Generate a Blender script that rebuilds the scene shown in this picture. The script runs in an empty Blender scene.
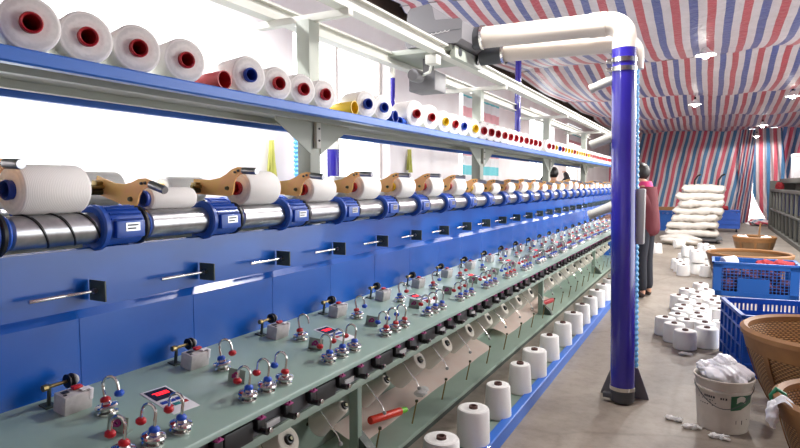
import bpy, bmesh, math, random
from mathutils import Vector, Matrix
random.seed(7)
S = bpy.context.scene
COL = S.collection
PI = math.pi
ORD = ("first second third fourth fifth sixth seventh eighth ninth tenth eleventh twelfth thirteenth fourteenth fifteenth "
       "sixteenth seventeenth eighteenth nineteenth twentieth").split()
ORD += ["twenty-" + w for w in ORD[:9]] + ["thirtieth"] + ["thirty-" + w for w in ORD[:9]] + ["fortieth"] + \
       ["forty-" + w for w in ORD[:9]] + ["fiftieth"] + ["fifty-" + w for w in ORD[:9]] + ["sixtieth"] + ["sixty-" + w for w in ORD[:9]]

# ------------------------------------------------------------------ materials
def lin(c):
    return tuple(((x / 255) / 12.92 if x / 255 <= .04045 else ((x / 255 + .055) / 1.055) ** 2.4) for x in c) + (1,)

def mat(name, rgb, rough=.5, metal=0., noise=None, bump=None, coat=0., emit=None, trans=0., spec=.5):
    """noise: (scale, second rgb, amount); bump: (scale, strength)"""
    m = bpy.data.materials.new(name); m.use_nodes = True
    nt = m.node_tree; b = nt.nodes['Principled BSDF']
    b.inputs['Base Color'].default_value = lin(rgb)
    b.inputs['Roughness'].default_value = rough
    b.inputs['Metallic'].default_value = metal
    b.inputs['Coat Weight'].default_value = coat
    b.inputs['Specular IOR Level'].default_value = spec
    b.inputs['Transmission Weight'].default_value = trans
    tc = nt.nodes.new('ShaderNodeTexCoord')
    if noise:
        n = nt.nodes.new('ShaderNodeTexNoise'); n.inputs['Scale'].default_value = noise[0]; n.inputs['Detail'].default_value = 5
        nt.links.new(tc.outputs['Object'], n.inputs['Vector'])
        r = nt.nodes.new('ShaderNodeValToRGB'); r.color_ramp.elements[0].position = .5 - .25; r.color_ramp.elements[1].position = .5 + .25
        r.color_ramp.elements[0].color = lin(rgb)
        a = noise[2]; r.color_ramp.elements[1].color = tuple(x * (1 - a) + y * a for x, y in zip(lin(rgb), lin(noise[1])))
        nt.links.new(n.outputs['Fac'], r.inputs['Fac']); nt.links.new(r.outputs['Color'], b.inputs['Base Color'])
    if bump:
        n = nt.nodes.new('ShaderNodeTexNoise'); n.inputs['Scale'].default_value = bump[0]; n.inputs['Detail'].default_value = 4
        nt.links.new(tc.outputs['Object'], n.inputs['Vector'])
        u = nt.nodes.new('ShaderNodeBump'); u.inputs['Strength'].default_value = bump[1]; u.inputs['Distance'].default_value = .01
        nt.links.new(n.outputs['Fac'], u.inputs['Height']); nt.links.new(u.outputs['Normal'], b.inputs['Normal'])
    if emit:
        b.inputs['Emission Color'].default_value = lin(emit[0]); b.inputs['Emission Strength'].default_value = emit[1]
    return m

def N(nt, t, **k):
    n = nt.nodes.new(t)
    for a, v in k.items(): setattr(n, a, v)
    return n

def mth(nt, op, a, b=None, c=None):
    n = N(nt, 'ShaderNodeMath', operation=op)
    for i, x in enumerate((a, b, c)):
        if x is None: continue
        if isinstance(x, (int, float)): n.inputs[i].default_value = x
        else: nt.links.new(x, n.inputs[i])
    return n.outputs[0]

def stripe_mat(name, cols, period, axis='X', slant=0., slant_axis='Z', phase=0., rough=.55, wob=.0, wave_bump=.3):
    m = bpy.data.materials.new(name); m.use_nodes = True
    nt = m.node_tree; b = nt.nodes['Principled BSDF']; L = nt.links
    tc = N(nt, 'ShaderNodeTexCoord'); sp = N(nt, 'ShaderNodeSeparateXYZ'); L.new(tc.outputs['Object'], sp.inputs[0])
    v = sp.outputs[axis]
    if slant: v = mth(nt, 'MULTIPLY_ADD', sp.outputs[slant_axis], slant, v)
    if wob:
        nz = N(nt, 'ShaderNodeTexNoise'); nz.inputs['Scale'].default_value = .8; L.new(tc.outputs['Object'], nz.inputs['Vector'])
        v = mth(nt, 'MULTIPLY_ADD', nz.outputs['Fac'], wob, v)
    v = mth(nt, 'FRACT', mth(nt, 'MULTIPLY_ADD', v, 1 / period, 50.0 + phase))
    r = N(nt, 'ShaderNodeValToRGB'); r.color_ramp.interpolation = 'CONSTANT'
    el = r.color_ramp.elements
    n = len(cols)
    el[0].position = 0; el[0].color = lin(cols[0]); el[1].position = 1 / n; el[1].color = lin(cols[1])
    for i in range(2, n):
        e = el.new(i / n); e.color = lin(cols[i])
    L.new(v, r.inputs['Fac'])
    nz = N(nt, 'ShaderNodeTexNoise'); nz.inputs['Scale'].default_value = 6; nz.inputs['Detail'].default_value = 6; L.new(tc.outputs['Object'], nz.inputs['Vector'])
    mx = N(nt, 'ShaderNodeMix', data_type='RGBA', blend_type='MULTIPLY'); mx.inputs['Factor'].default_value = .35
    L.new(r.outputs['Color'], mx.inputs['A']); L.new(nz.outputs['Color'], mx.inputs['B'])
    hs = N(nt, 'ShaderNodeHueSaturation'); hs.inputs['Saturation'].default_value = 0; L.new(nz.outputs['Color'], hs.inputs['Color']); L.new(hs.outputs['Color'], mx.inputs['B'])
    L.new(mx.outputs['Result'], b.inputs['Base Color'])
    b.inputs['Roughness'].default_value = rough
    n2 = N(nt, 'ShaderNodeTexNoise'); n2.inputs['Scale'].default_value = 9; n2.inputs['Detail'].default_value = 3; n2.inputs['Distortion'].default_value = 1.2
    L.new(tc.outputs['Object'], n2.inputs['Vector'])
    u = N(nt, 'ShaderNodeBump'); u.inputs['Strength'].default_value = wave_bump; u.inputs['Distance'].default_value = .03
    L.new(n2.outputs['Fac'], u.inputs['Height']); L.new(u.outputs['Normal'], b.inputs['Normal'])
    return m

def wicker_mat(name, c1, c2, nang, nz):
    m = bpy.data.materials.new(name); m.use_nodes = True
    nt = m.node_tree; b = nt.nodes['Principled BSDF']; L = nt.links
    tc = N(nt, 'ShaderNodeTexCoord'); sp = N(nt, 'ShaderNodeSeparateXYZ'); L.new(tc.outputs['Object'], sp.inputs[0])
    ang = mth(nt, 'ARCTAN2', sp.outputs['Y'], sp.outputs['X'])
    a = mth(nt, 'MULTIPLY', ang, nang / (2 * PI))
    rad = mth(nt, 'SQRT', mth(nt, 'ADD', mth(nt, 'MULTIPLY', sp.outputs['X'], sp.outputs['X']), mth(nt, 'MULTIPLY', sp.outputs['Y'], sp.outputs['Y'])))
    z = mth(nt, 'MULTIPLY', mth(nt, 'ADD', sp.outputs['Z'], rad), nz)
    fl = mth(nt, 'FLOOR', z)
    par = mth(nt, 'MULTIPLY', fl, .5)
    w = mth(nt, 'SINE', mth(nt, 'MULTIPLY', mth(nt, 'ADD', a, par), 2 * PI))
    zz = mth(nt, 'SINE', mth(nt, 'MULTIPLY', mth(nt, 'FRACT', z), PI))
    h = mth(nt, 'MULTIPLY', mth(nt, 'MULTIPLY_ADD', w, .4, .6), zz)
    r = N(nt, 'ShaderNodeValToRGB'); r.color_ramp.elements[0].color = lin(c2); r.color_ramp.elements[1].color = lin(c1)
    r.color_ramp.elements[0].position = .05; r.color_ramp.elements[1].position = .7
    L.new(h, r.inputs['Fac']); L.new(r.outputs['Color'], b.inputs['Base Color'])
    b.inputs['Roughness'].default_value = .6
    u = N(nt, 'ShaderNodeBump'); u.inputs['Strength'].default_value = .8; u.inputs['Distance'].default_value = .006
    L.new(h, u.inputs['Height']); L.new(u.outputs['Normal'], b.inputs['Normal'])
    return m

def floor_mat():
    m = bpy.data.materials.new('concrete'); m.use_nodes = True
    nt = m.node_tree; b = nt.nodes['Principled BSDF']; L = nt.links
    tc = N(nt, 'ShaderNodeTexCoord')
    n1 = N(nt, 'ShaderNodeTexNoise'); n1.inputs['Scale'].default_value = 1.3; n1.inputs['Detail'].default_value = 8; n1.inputs['Roughness'].default_value = .65
    n2 = N(nt, 'ShaderNodeTexNoise'); n2.inputs['Scale'].default_value = 14; n2.inputs['Detail'].default_value = 8; n2.inputs['Roughness'].default_value = .7
    for n in (n1, n2): L.new(tc.outputs['Object'], n.inputs['Vector'])
    r = N(nt, 'ShaderNodeValToRGB'); e = r.color_ramp.elements
    e[0].position = .3; e[0].color = lin((128, 118, 107)); e[1].position = .7; e[1].color = lin((160, 150, 137))
    L.new(n1.outputs['Fac'], r.inputs['Fac'])
    r2 = N(nt, 'ShaderNodeValToRGB'); e = r2.color_ramp.elements
    e[0].position = .32; e[0].color = (.72, .7, .68, 1); e[1].position = .55; e[1].color = (1, 1, 1, 1)
    L.new(n2.outputs['Fac'], r2.inputs['Fac'])
    mx = N(nt, 'ShaderNodeMix', data_type='RGBA', blend_type='MULTIPLY'); mx.inputs['Factor'].default_value = .7
    L.new(r.outputs['Color'], mx.inputs['A']); L.new(r2.outputs['Color'], mx.inputs['B'])
    vo = N(nt, 'ShaderNodeTexVoronoi', feature='DISTANCE_TO_EDGE'); vo.inputs['Scale'].default_value = .55
    nz = N(nt, 'ShaderNodeTexNoise'); nz.inputs['Scale'].default_value = 3; L.new(tc.outputs['Object'], nz.inputs['Vector'])
    mv = N(nt, 'ShaderNodeMix', data_type='VECTOR'); mv.inputs['Factor'].default_value = .12
    L.new(tc.outputs['Object'], mv.inputs['A']); L.new(nz.outputs['Color'], mv.inputs['B']); L.new(mv.outputs['Result'], vo.inputs['Vector'])
    r3 = N(nt, 'ShaderNodeValToRGB'); e = r3.color_ramp.elements
    e[0].position = .0; e[0].color = (.72, .7, .68, 1); e[1].position = .012; e[1].color = (1, 1, 1, 1)
    L.new(vo.outputs['Distance'], r3.inputs['Fac'])
    mx2 = N(nt, 'ShaderNodeMix', data_type='RGBA', blend_type='MULTIPLY'); mx2.inputs['Factor'].default_value = .6
    L.new(mx.outputs['Result'], mx2.inputs['A']); L.new(r3.outputs['Color'], mx2.inputs['B'])
    L.new(mx2.outputs['Result'], b.inputs['Base Color'])
    b.inputs['Roughness'].default_value = .55
    u = N(nt, 'ShaderNodeBump'); u.inputs['Strength'].default_value = .25; u.inputs['Distance'].default_value = .01
    L.new(n2.outputs['Fac'], u.inputs['Height']); L.new(u.outputs['Normal'], b.inputs['Normal'])
    return m

def yarn_mat(name, rgb, s=420):
    m = bpy.data.materials.new(name); m.use_nodes = True
    nt = m.node_tree; b = nt.nodes['Principled BSDF']; L = nt.links
    tc = N(nt, 'ShaderNodeTexCoord')
    w = N(nt, 'ShaderNodeTexWave', bands_direction='Z'); w.inputs['Scale'].default_value = s / 6; w.inputs['Distortion'].default_value = 2.5; w.inputs['Detail'].default_value = 2
    L.new(tc.outputs['Object'], w.inputs['Vector'])
    r = N(nt, 'ShaderNodeValToRGB'); e = r.color_ramp.elements
    e[0].color = lin(tuple(x * .93 for x in rgb)); e[1].color = lin(rgb)
    L.new(w.outputs['Fac'], r.inputs['Fac']); L.new(r.outputs['Color'], b.inputs['Base Color'])
    b.inputs['Roughness'].default_value = .85; b.inputs['Sheen Weight'].default_value = .2
    u = N(nt, 'ShaderNodeBump'); u.inputs['Strength'].default_value = .15; u.inputs['Distance'].default_value = .002
    L.new(w.outputs['Fac'], u.inputs['Height']); L.new(u.outputs['Normal'], b.inputs['Normal'])
    return m

MT = dict(
    blue=mat('blue_paint', (4, 76, 164), .27, coat=.1, noise=(3, (14, 94, 188), .6)),
    rail_blue=mat('rail_blue_paint', (40, 104, 198), .42, coat=.1),
    motor_blue=mat('motor_blue', (28, 80, 176), .38, coat=.15),
    deck=mat('deck_green_grey', (142, 168, 158), .28, metal=.0, noise=(5, (152, 176, 166), .7), coat=.2),
    green=mat('machine_green', (146, 164, 150), .45, noise=(6, (132, 150, 138), .8)),
    dkgreen=mat('dark_green', (66, 78, 70), .5),
    post=mat('post_grey', (172, 178, 168), .5),
    cream=mat('cream_paint', (206, 206, 198), .45),
    black=mat('black_plastic', (24, 24, 27), .4),
    dkgrey=mat('dark_grey', (70, 72, 76), .5),
    grey=mat('light_grey_plastic', (172, 172, 172), .5),
    boxgrey=mat('speckled_grey_casting', (208, 206, 204), .6, noise=(60, (170, 168, 166), .7)),
    chrome=mat('chrome', (212, 210, 206), .16, metal=1),
    steel=mat('brushed_steel', (190, 190, 192), .3, metal=1, noise=(30, (150, 150, 154), .8)),
    olive=mat('olive_steel', (88, 86, 62), .4, metal=.5),
    brass=mat('brass', (150, 132, 88), .35, metal=.9),
    gold=mat('zinc_gold', (255, 218, 104), .34, metal=.1, noise=(7, (255, 166, 136), .9)),
    red=mat('red_plastic', (190, 28, 36), .35),
    darkred=mat('red_tube', (176, 26, 38), .4),
    blueplastic=mat('blue_plastic', (30, 84, 196), .35),
    bluetube=mat('blue_tube', (28, 66, 168), .4),
    yellowtube=mat('yellow_tube', (226, 190, 30), .4),
    browntube=mat('brown_paper_tube', (92, 62, 56), .7),
    magenta=mat('magenta_plastic', (150, 40, 110), .45),
    yarn=yarn_mat('white_yarn', (253, 251, 247)),
    yarnw=yarn_mat('white_cotton_yarn', (244, 243, 240)),
    greige=yarn_mat('greige_yarn', (224, 216, 202)),
    white=mat('white_label', (236, 236, 238), .4),
    led=mat('red_led', (255, 30, 40), .4, emit=((255, 36, 46), 1.6)),
    pvc=mat('cream_pvc', (224, 214, 202), .38, noise=(3, (212, 200, 188), .5)),
    pipe=mat('purple_blue_pipe', (46, 36, 150), .22, coat=.5),
    hose=mat('light_blue_hose', (96, 178, 232), .4),
    cleaner=mat('cleaner_grey', (112, 111, 115), .45),
    pink=mat('pinkish_kraft_sheet', (255, 242, 234), .8, noise=(9, (250, 226, 214), .6), bump=(7, .4)),
    redmat=mat('orange_red_tube', (222, 52, 26), .35),
    lime=mat('lime_plastic', (120, 214, 50), .4),
    plaster=mat('white_plaster', (248, 245, 243), .85, noise=(1.6, (226, 218, 216), .8), bump=(12, .15)),
    wood=mat('old_wood', (96, 78, 68), .8, noise=(5, (70, 56, 50), .8)),
    frame=mat('window_frame_brown', (226, 218, 210), .7),
    bamboo=mat('bamboo_band', (148, 104, 60), .55, noise=(12, (118, 80, 44), .8)),
    crate=mat('blue_crate', (10, 84, 166), .42),
    crateb=mat('deep_blue_crate', (14, 74, 168), .42),
    redyarn=mat('red_yarn_waste', (176, 44, 50), .9, noise=(40, (90, 22, 34), .9), bump=(60, 1.)),
    darkyarn=mat('dark_maroon_yarn', (40, 20, 38), .9, noise=(24, (120, 60, 84), .6), bump=(60, 1.)),
    bucket=mat('dirty_white_bucket', (212, 204, 192), .5, noise=(11, (180, 170, 156), .7)),
    bucketgreen=mat('bucket_green_print', (36, 84, 58), .5, noise=(28, (52, 100, 72), .8)),
    ink=mat('dark_ink', (42, 44, 46), .6),
    bag=mat('white_plastic_bag', (244, 244, 248), .35, bump=(20, .6)),
    sack=mat('white_woven_sack', (212, 206, 198), .75, noise=(10, (188, 182, 174), .7), bump=(14, 1.)),
    skin=mat('skin', (206, 158, 132), .55),
    hair=mat('black_hair', (22, 18, 18), .45),
    jacket=mat('maroon_jacket', (98, 28, 38), .7, bump=(14, .5)),
    collar=mat('pink_collar', (214, 60, 120), .7),
    trousers=mat('dark_trousers', (30, 32, 42), .8, bump=(14, .4)),
    shoes=mat('dark_shoes', (52, 40, 36), .6),
    darkcloth=mat('black_sweater', (28, 24, 30), .8, bump=(14, .4)),
    eye=mat('eye_dark', (30, 22, 20), .2),
    lips=mat('lips', (168, 92, 84), .5),
    cardboard=mat('brown_cardboard', (150, 112, 74), .8, noise=(7, (130, 94, 60), .7)),
    ragyellow=mat('yellow_green_rag', (196, 196, 104), .8, bump=(20, .5)),
    machgrey=mat('far_machine_grey', (92, 92, 86), .55),
    machdark=mat('far_machine_dark_green', (50, 58, 54), .55),
    bulb=mat('lamp_bulb', (255, 252, 244), .3, emit=((255, 250, 240), 40)),
    shade=mat('lamp_shade_white', (240, 240, 240), .4),
    fill_tube=mat('added_fill_tube', (255, 255, 255), .3, emit=((244, 250, 255), 6)),  # glow of the added wall-brightening battens
    wire=mat('grey_wire', (120, 116, 112), .6),
    darkpanel=mat('dark_blue_panel', (32, 50, 108), .5),
    strip=mat('strip_green', (172, 194, 180), .4, noise=(6, (158, 180, 166), .8)),
    fin=mat('foot_fin_grey', (104, 104, 110), .5),
    label_dark=mat('screen_black', (30, 16, 20), .25),
    teal=mat('teal_button', (40, 140, 140), .4),
)
RWB = [(196, 92, 104), (218, 210, 214), (96, 106, 164), (218, 210, 214)]
MT['tarp_ceiling'] = stripe_mat('striped_tarp_ceiling', RWB, .335, 'X', phase=.14, rough=.38, wob=.06, wave_bump=.7)
MT['tarp_back'] = stripe_mat('striped_tarp_hanging', [(230, 104, 124), (230, 104, 124), (230, 104, 124), (236, 224, 226), (236, 224, 226), (84, 138, 186), (84, 138, 186), (84, 138, 186), (236, 224, 226), (236, 224, 226)], .38, 'X', slant=-.18, wob=.12, wave_bump=.35)
MT['tarp_curtain'] = stripe_mat('striped_tarp_gathered', [(206, 82, 104), (226, 218, 222), (74, 124, 176), (226, 218, 222)], .17, 'X', slant=-.12, slant_axis='Z', wave_bump=.4)
MT['tarp_window'] = stripe_mat('striped_tarp_window', [(240, 176, 182), (250, 250, 250), (110, 206, 214), (250, 250, 250)], .62, 'Z', slant=.0, wave_bump=.3)
MT['tarp_flap'] = stripe_mat('striped_tarp_flap', [(226, 104, 124), (236, 224, 226), (84, 138, 186), (236, 224, 226)], .42, 'X', slant=.05, wob=.1, wave_bump=.3)
MT['wicker'] = wicker_mat('woven_wicker', (190, 142, 88), (86, 56, 30), 80, 64)
MT['wicker_dark'] = wicker_mat('woven_wicker_brown', (150, 116, 76), (80, 58, 38), 80, 64)
MT['floor'] = floor_mat()

# ------------------------------------------------------------------ mesh builder
class MB:
    def __init__(self): self.bm = bmesh.new(); self.mi = 0
    def _m(self, faces):
        for f in faces: f.material_index = self.mi
    def box(self, lo, hi, bevel=0.):
        lo, hi = [min(a, b) for a, b in zip(lo, hi)], [max(a, b) for a, b in zip(lo, hi)]
        vs = [self.bm.verts.new((x, y, z)) for x in (lo[0], hi[0]) for y in (lo[1], hi[1]) for z in (lo[2], hi[2])]
        fs = [self.bm.faces.new([vs[i] for i in q]) for q in ((0, 1, 3, 2), (4, 6, 7, 5), (0, 4, 5, 1), (2, 3, 7, 6), (0, 2, 6, 4), (1, 5, 7, 3))]
        self._m(fs)
        if bevel:
            es = list({e for f in fs for e in f.edges})
            r = bmesh.ops.bevel(self.bm, geom=es, offset=bevel, segments=2, affect='EDGES', profile=.6)
            self._m(r['faces'])
        return self
    def bar(self, a, b, w, h=None, up=(0, 0, 1)):
        """box-section bar from a to b"""
        h = h or w; a, b = Vector(a), Vector(b); d = (b - a).normalized(); u = Vector(up)
        if abs(d.dot(u)) > .99: u = Vector((1, 0, 0))
        s = d.cross(u).normalized(); u = s.cross(d)
        vs = [self.bm.verts.new(p + s * (i * w / 2) + u * (j * h / 2)) for p in (a, b) for i, j in ((-1, -1), (1, -1), (1, 1), (-1, 1))]
        fs = [self.bm.faces.new([vs[i] for i in q]) for q in ((3, 2, 1, 0), (4, 5, 6, 7), (0, 1, 5, 4), (1, 2, 6, 5), (2, 3, 7, 6), (3, 0, 4, 7))]
        self._m(fs); return self
    def tube(self, pts, r, seg=12, caps=True, closed=False):
        pts = [Vector(p) for p in pts]; n = len(pts)
        rs = r if isinstance(r, (list, tuple)) else [r] * n
        t0 = (pts[1] - pts[0]).normalized(); u = Vector((0, 0, 1))
        if abs(t0.dot(u)) > .95: u = Vector((1, 0, 0))
        u = (u - t0 * u.dot(t0)).normalized(); rings = []
        for i, p in enumerate(pts):
            if closed: t = (pts[(i + 1) % n] - pts[i - 1]).normalized()
            else: t = ((pts[i + 1] if i < n - 1 else p) - (pts[i - 1] if i else p)).normalized()
            u = (u - t * u.dot(t)).normalized(); w = t.cross(u)
            rings.append([self.bm.verts.new(p + (u * math.cos(2 * PI * k / seg) + w * math.sin(2 * PI * k / seg)) * rs[i]) for k in range(seg)])
        fs = []
        for i in range(n if closed else n - 1):
            A, B = rings[i], rings[(i + 1) % n]
            fs += [self.bm.faces.new((A[k], A[(k + 1) % seg], B[(k + 1) % seg], B[k])) for k in range(seg)]
        if caps and not closed:
            fs.append(self.bm.faces.new(rings[0][::-1])); fs.append(self.bm.faces.new(rings[-1]))
        self._m(fs); return self
    def lathe(self, prof, seg=24, axis='Z', o=(0, 0, 0), close=False):
        """prof: (r, h) list; r = 0 closes"""
        o = Vector(o)
        def P(r, h, a):
            c, s = r * math.cos(a), r * math.sin(a)
            return o + Vector({'Z': (c, s, h), 'Y': (s, h, c), 'X': (h, c, s)}[axis])
        rings = []
        for r, h in prof:
            if r < 1e-6: rings.append([self.bm.verts.new(P(0, h, 0))])
            else: rings.append([self.bm.verts.new(P(r, h, 2 * PI * k / seg)) for k in range(seg)])
        fs = []
        idx = list(range(len(rings) - 1)) + ([-1] if close else [])
        for i in idx:
            A, B = rings[i], rings[i + 1] if i >= 0 else rings[0]
            for k in range(seg):
                q = [A[k % len(A)], A[(k + 1) % len(A)], B[(k + 1) % len(B)], B[k % len(B)]]
                q2 = []
                for v in q:
                    if v not in q2: q2.append(v)
                if len(q2) > 2: fs.append(self.bm.faces.new(q2))
        self._m(fs); return self
    def prism(self, poly, a0, a1, axis='Y', off=(0, 0, 0)):
        """poly in the plane across the axis: for Y (x,z), X (y,z), Z (x,y)"""
        o = Vector(off)
        def P(p, h): return o + Vector({'Y': (p[0], h, p[1]), 'X': (h, p[0], p[1]), 'Z': (p[0], p[1], h)}[axis])
        A = [self.bm.verts.new(P(p, a0)) for p in poly]; B = [self.bm.verts.new(P(p, a1)) for p in poly]
        n = len(poly); fs = [self.bm.faces.new((A[i], A[(i + 1) % n], B[(i + 1) % n], B[i])) for i in range(n)]
        fs += [self.bm.faces.new(A[::-1]), self.bm.faces.new(B)]
        self._m(fs); return self
    def grid(self, nx, ny, fn):
        vs = [[self.bm.verts.new(fn(i / nx, j / ny)) for j in range(ny + 1)] for i in range(nx + 1)]
        self._m([self.bm.faces.new((vs[i][j], vs[i + 1][j], vs[i + 1][j + 1], vs[i][j + 1])) for i in range(nx) for j in range(ny)])
        return self
    def ball(self, c, r, sub=2, sc=(1, 1, 1), fn=None):
        rr = bmesh.ops.create_icosphere(self.bm, subdivisions=sub, radius=1)
        for v in rr['verts']:
            k = fn(v.co) if fn else 1
            v.co = Vector(c) + Vector([v.co[i] * r * sc[i] * k for i in range(3)])
        self._m({f for v in rr['verts'] for f in v.link_faces}); return self
    def xf(self, M): self.bm.transform(M); return self
    def mesh(self, name, mats, smooth=True, angle=35):
        bmesh.ops.recalc_face_normals(self.bm, faces=self.bm.faces)
        me = bpy.data.meshes.new(name); self.bm.to_mesh(me); self.bm.free()
        for m in (mats if isinstance(mats, (list, tuple)) else [mats]): me.materials.append(MT[m] if isinstance(m, str) else m)
        if smooth:
            me.shade_smooth(); me.set_sharp_from_angle(angle=math.radians(angle))
        return me

def obj(name, me, parent=None, loc=(0, 0, 0), rot=(0, 0, 0), scale=(1, 1, 1)):
    o = bpy.data.objects.new(name, me); COL.objects.link(o)
    if parent is not None: o.parent = parent
    o.location = loc; o.rotation_euler = rot; o.scale = scale
    return o

def tag(o, label, cat, group=None, kind=None):
    o['label'] = label; o['category'] = cat
    if group: o['group'] = group
    if kind: o['kind'] = kind
    return o

def thing(name, label, cat, loc=(0, 0, 0), rot=(0, 0, 0), group=None):
    return tag(obj(name, None, None, loc, rot), label, cat, group)

def struct(name, me, loc=(0, 0, 0)):
    o = obj(name, me, None, loc); o['kind'] = 'structure'; return o

def part(name, mb, mats, parent, loc=(0, 0, 0), rot=(0, 0, 0), label=None, smooth=True):
    o = obj(name, mb.mesh(name, mats, smooth), parent, loc, rot)
    if label: o['label'] = label
    return o

def arc(c, r, a0, a1, n, plane):
    """points of an arc; plane 'XZ','YZ','XY'"""
    out = []
    for i in range(n + 1):
        a = a0 + (a1 - a0) * i / n; p = [c[0], c[1], c[2]]
        p['XYZ'.index(plane[0])] += r * math.cos(a); p['XYZ'.index(plane[1])] += r * math.sin(a)
        out.append(tuple(p))
    return out
# ------------------------------------------------------------------ camera
cam = bpy.data.cameras.new('camera'); cam.sensor_width = 36; cam.lens = 578 / 800 * 36; cam.clip_end = 200
co = bpy.data.objects.new('camera', cam); COL.objects.link(co); co.location = (0, 0, 1.4)
co.rotation_euler = (PI / 2 - math.atan(40 / 578), 0, math.radians(28.06)); S.camera = co

# ------------------------------------------------------------------ room
WX, RX, Y0, Y1, CH = -3.5, 4.2, -3.5, 24.2, 3.42
struct('floor', MB().box((WX - .3, Y0, -.1), (RX, Y1 + 4, 0)).mesh('floor', 'floor', False))
wins = [(.25, 2.16, 1.0, 1.72), (4.42, 6.3, 1.0, 2.95), (8.55, 10.5, 1.0, 3.0), (12.6, 14.9, 1.05, 3.08), (16.4, 18.5, 1.05, 3.08)]
w = MB(); y = Y0
for a, b, z0, z1 in wins:
    w.box((WX - .24, y, 0), (WX, a, 3.6)); w.box((WX - .24, a, 0), (WX, b, z0)); w.box((WX - .24, a, z1), (WX, b, 3.6)); y = b
w.box((WX - .24, y, 0), (WX, Y1 + .3, 3.6))
struct('wall_left', w.mesh('wall_left', 'plaster', False))
for i, (a, b, z0, z1) in enumerate(wins):
    f = MB()
    if i: pass
    for p, q in () if not i else (((WX - .2, a + .003, z0 + .003), (WX - .12, a + .05, z1 - .003)), ((WX - .2, b - .05, z0 + .003), (WX - .12, b - .003, z1 - .003)), ((WX - .198, a + .05, z0 + .003), (WX - .122, b - .05, z0 + .05)),
                 ((WX - .198, a + .05, z1 - .05), (WX - .122, b - .05, z1 - .003)), ((WX - .18, (a + b) / 2 - .02, z0), (WX - .14, (a + b) / 2 + .02, z1))):
        f.box(p, q)
    if not i: f.box((WX - .235, a + .002, z0 + .002), (WX - .2, a + .03, z1 - .002))
    o = struct('window_%d' % (i + 1), f.mesh('window', 'frame', False))
    obj('window_sill', MB().box((WX - .22, a - .04, z0 - .04), (WX + .05, b + .04, z0), .006).mesh('window_sill', 'plaster'), o)
def tarp_win(a, b, z0, z1, label):
    g = MB().grid(40, 6, lambda s, t: (WX + .03 + .025 * math.sin(s * 38) * (1 - .5 * t), a + (b - a) * s, z0 + (z1 - z0) * t))
    tag(obj('window_tarp', g.mesh('window_tarp', 'tarp_window')), label, 'tarpaulin')
tarp_win(8.62, 10.4, 1.15, 2.98, 'teal, white and pink striped tarp hung over the window behind the second post')
tarp_win(16.4, 18.45, 2.55, 3.05, 'short teal and pink striped tarp scrap at a far window above the yarn shelf')
struct('trim_1', MB().box((WX - .1, Y0, 3.36), (WX + .03, Y1, 3.66)).mesh('trim_1', 'wood', False))
raf = [struct('trim_%d' % (i + 2), MB().box((WX + .03, 2.2 + 2.2 * i, 3.5), (WX + .7, 2.3 + 2.2 * i, 3.6)).mesh('rafter', 'wood', False)) for i in range(10)]

# ceiling tarp: sags between the cross ropes
ROPES = [Y0, -.6, 1.8, 6.0, 10.2, 14.4, 18.6, 22.6, Y1]
def ceil_z(x, y):
    for a, b in zip(ROPES, ROPES[1:]):
        if y <= b + 1e-6:
            t = (y - a) / (b - a); s = 4 * t * (1 - t)
            e = min(1, (x + 3.2) / 1.2)
            return CH - (.03 + .25 * s * (b - a) / 4.2) * (.2 + .8 * e) + .03 * math.sin(x * 2.1 + a) + .018 * math.sin(x * 5.3 + y * 1.7) * s + .012 * math.sin(x * 17.9 + a) * (1 - s)
    return CH
NY = 240
struct('ceiling', MB().grid(110, NY, lambda s, t: ((lambda x, y: (x, y, ceil_z(x, y)))(-3.18 + (RX + 3.18) * s, Y0 + (Y1 - Y0) * t))).mesh('ceiling', 'tarp_ceiling'))
struct('roof', MB().box((WX - .24, Y0 - .2, 3.64), (RX + .2, Y1 + .4, 3.78)).mesh('roof', 'wood', False))
for i, yy in enumerate((6.0, 10.2, 14.4, 18.6)):
    tag(obj('ceiling_rope', MB().tube([(-3.2 + 7.4 * k / 20, yy, ceil_z(-3.2 + 7.4 * k / 20, yy) - .015) for k in range(21)], .007, 6).mesh('ceiling_rope', 'wire')),
        'thin grey rope across the striped ceiling tarp, %s one counting away from the camera' % ORD[i], 'rope', 'ropes holding the ceiling tarp')
# the far wall: hanging striped tarps
def hang(x0, x1, y, amp, fr, top=3.5, z0=0.):
    return MB().grid(140, 10, lambda s, t: (x0 + (x1 - x0) * s, y + amp * math.sin(s * fr) * (1.1 - .6 * t) + .5 * amp * math.sin(s * fr * 2.3 + t * 2), z0 + (top - z0) * t))
struct('wall_back', hang(WX, 1.2, Y1 - .05, .05, 26).mesh('wall_back', 'tarp_back'))
struct('wall_back_2', hang(2.05, RX, Y1 - .03, .05, 30).mesh('wall_back', 'tarp_back'))
DO = (3.2, 10.4, 2.8)   # opening added out of view in the opposite wall, to let in side light
for i, (a, b, z0) in enumerate(((Y0, DO[0], 0), (DO[0], DO[1], DO[2]), (DO[1], Y1, 0))):
    struct('wall_right' if not i else 'wall_right_%d' % (i + 1), MB().grid(max(8, int((b - a) * 4)), 8, lambda s, t: (RX - .03 + .04 * math.sin((a + (b - a) * s) * 2.2), a + (b - a) * s, z0 + (3.5 - z0) * t)).mesh('wall_right', 'tarp_back'))
dr = struct('added_doorway_1', MB().box((RX - .02, DO[0] - .08, 0), (RX + .12, DO[0], 2.88)).box((RX - .02, DO[1], 0), (RX + .12, DO[1] + .08, 2.88)).box((RX - .02, DO[0], 2.8), (RX + .12, DO[1], 2.88)).mesh('added_doorway_frame', 'frame', False))  # frame and shutter dress the added light opening
obj('added_shutter_drum', MB().tube([(RX + .2, DO[0], 2.95), (RX + .2, DO[1], 2.95)], .14, 16).mesh('added_shutter_drum', 'grey'), dr)
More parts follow.
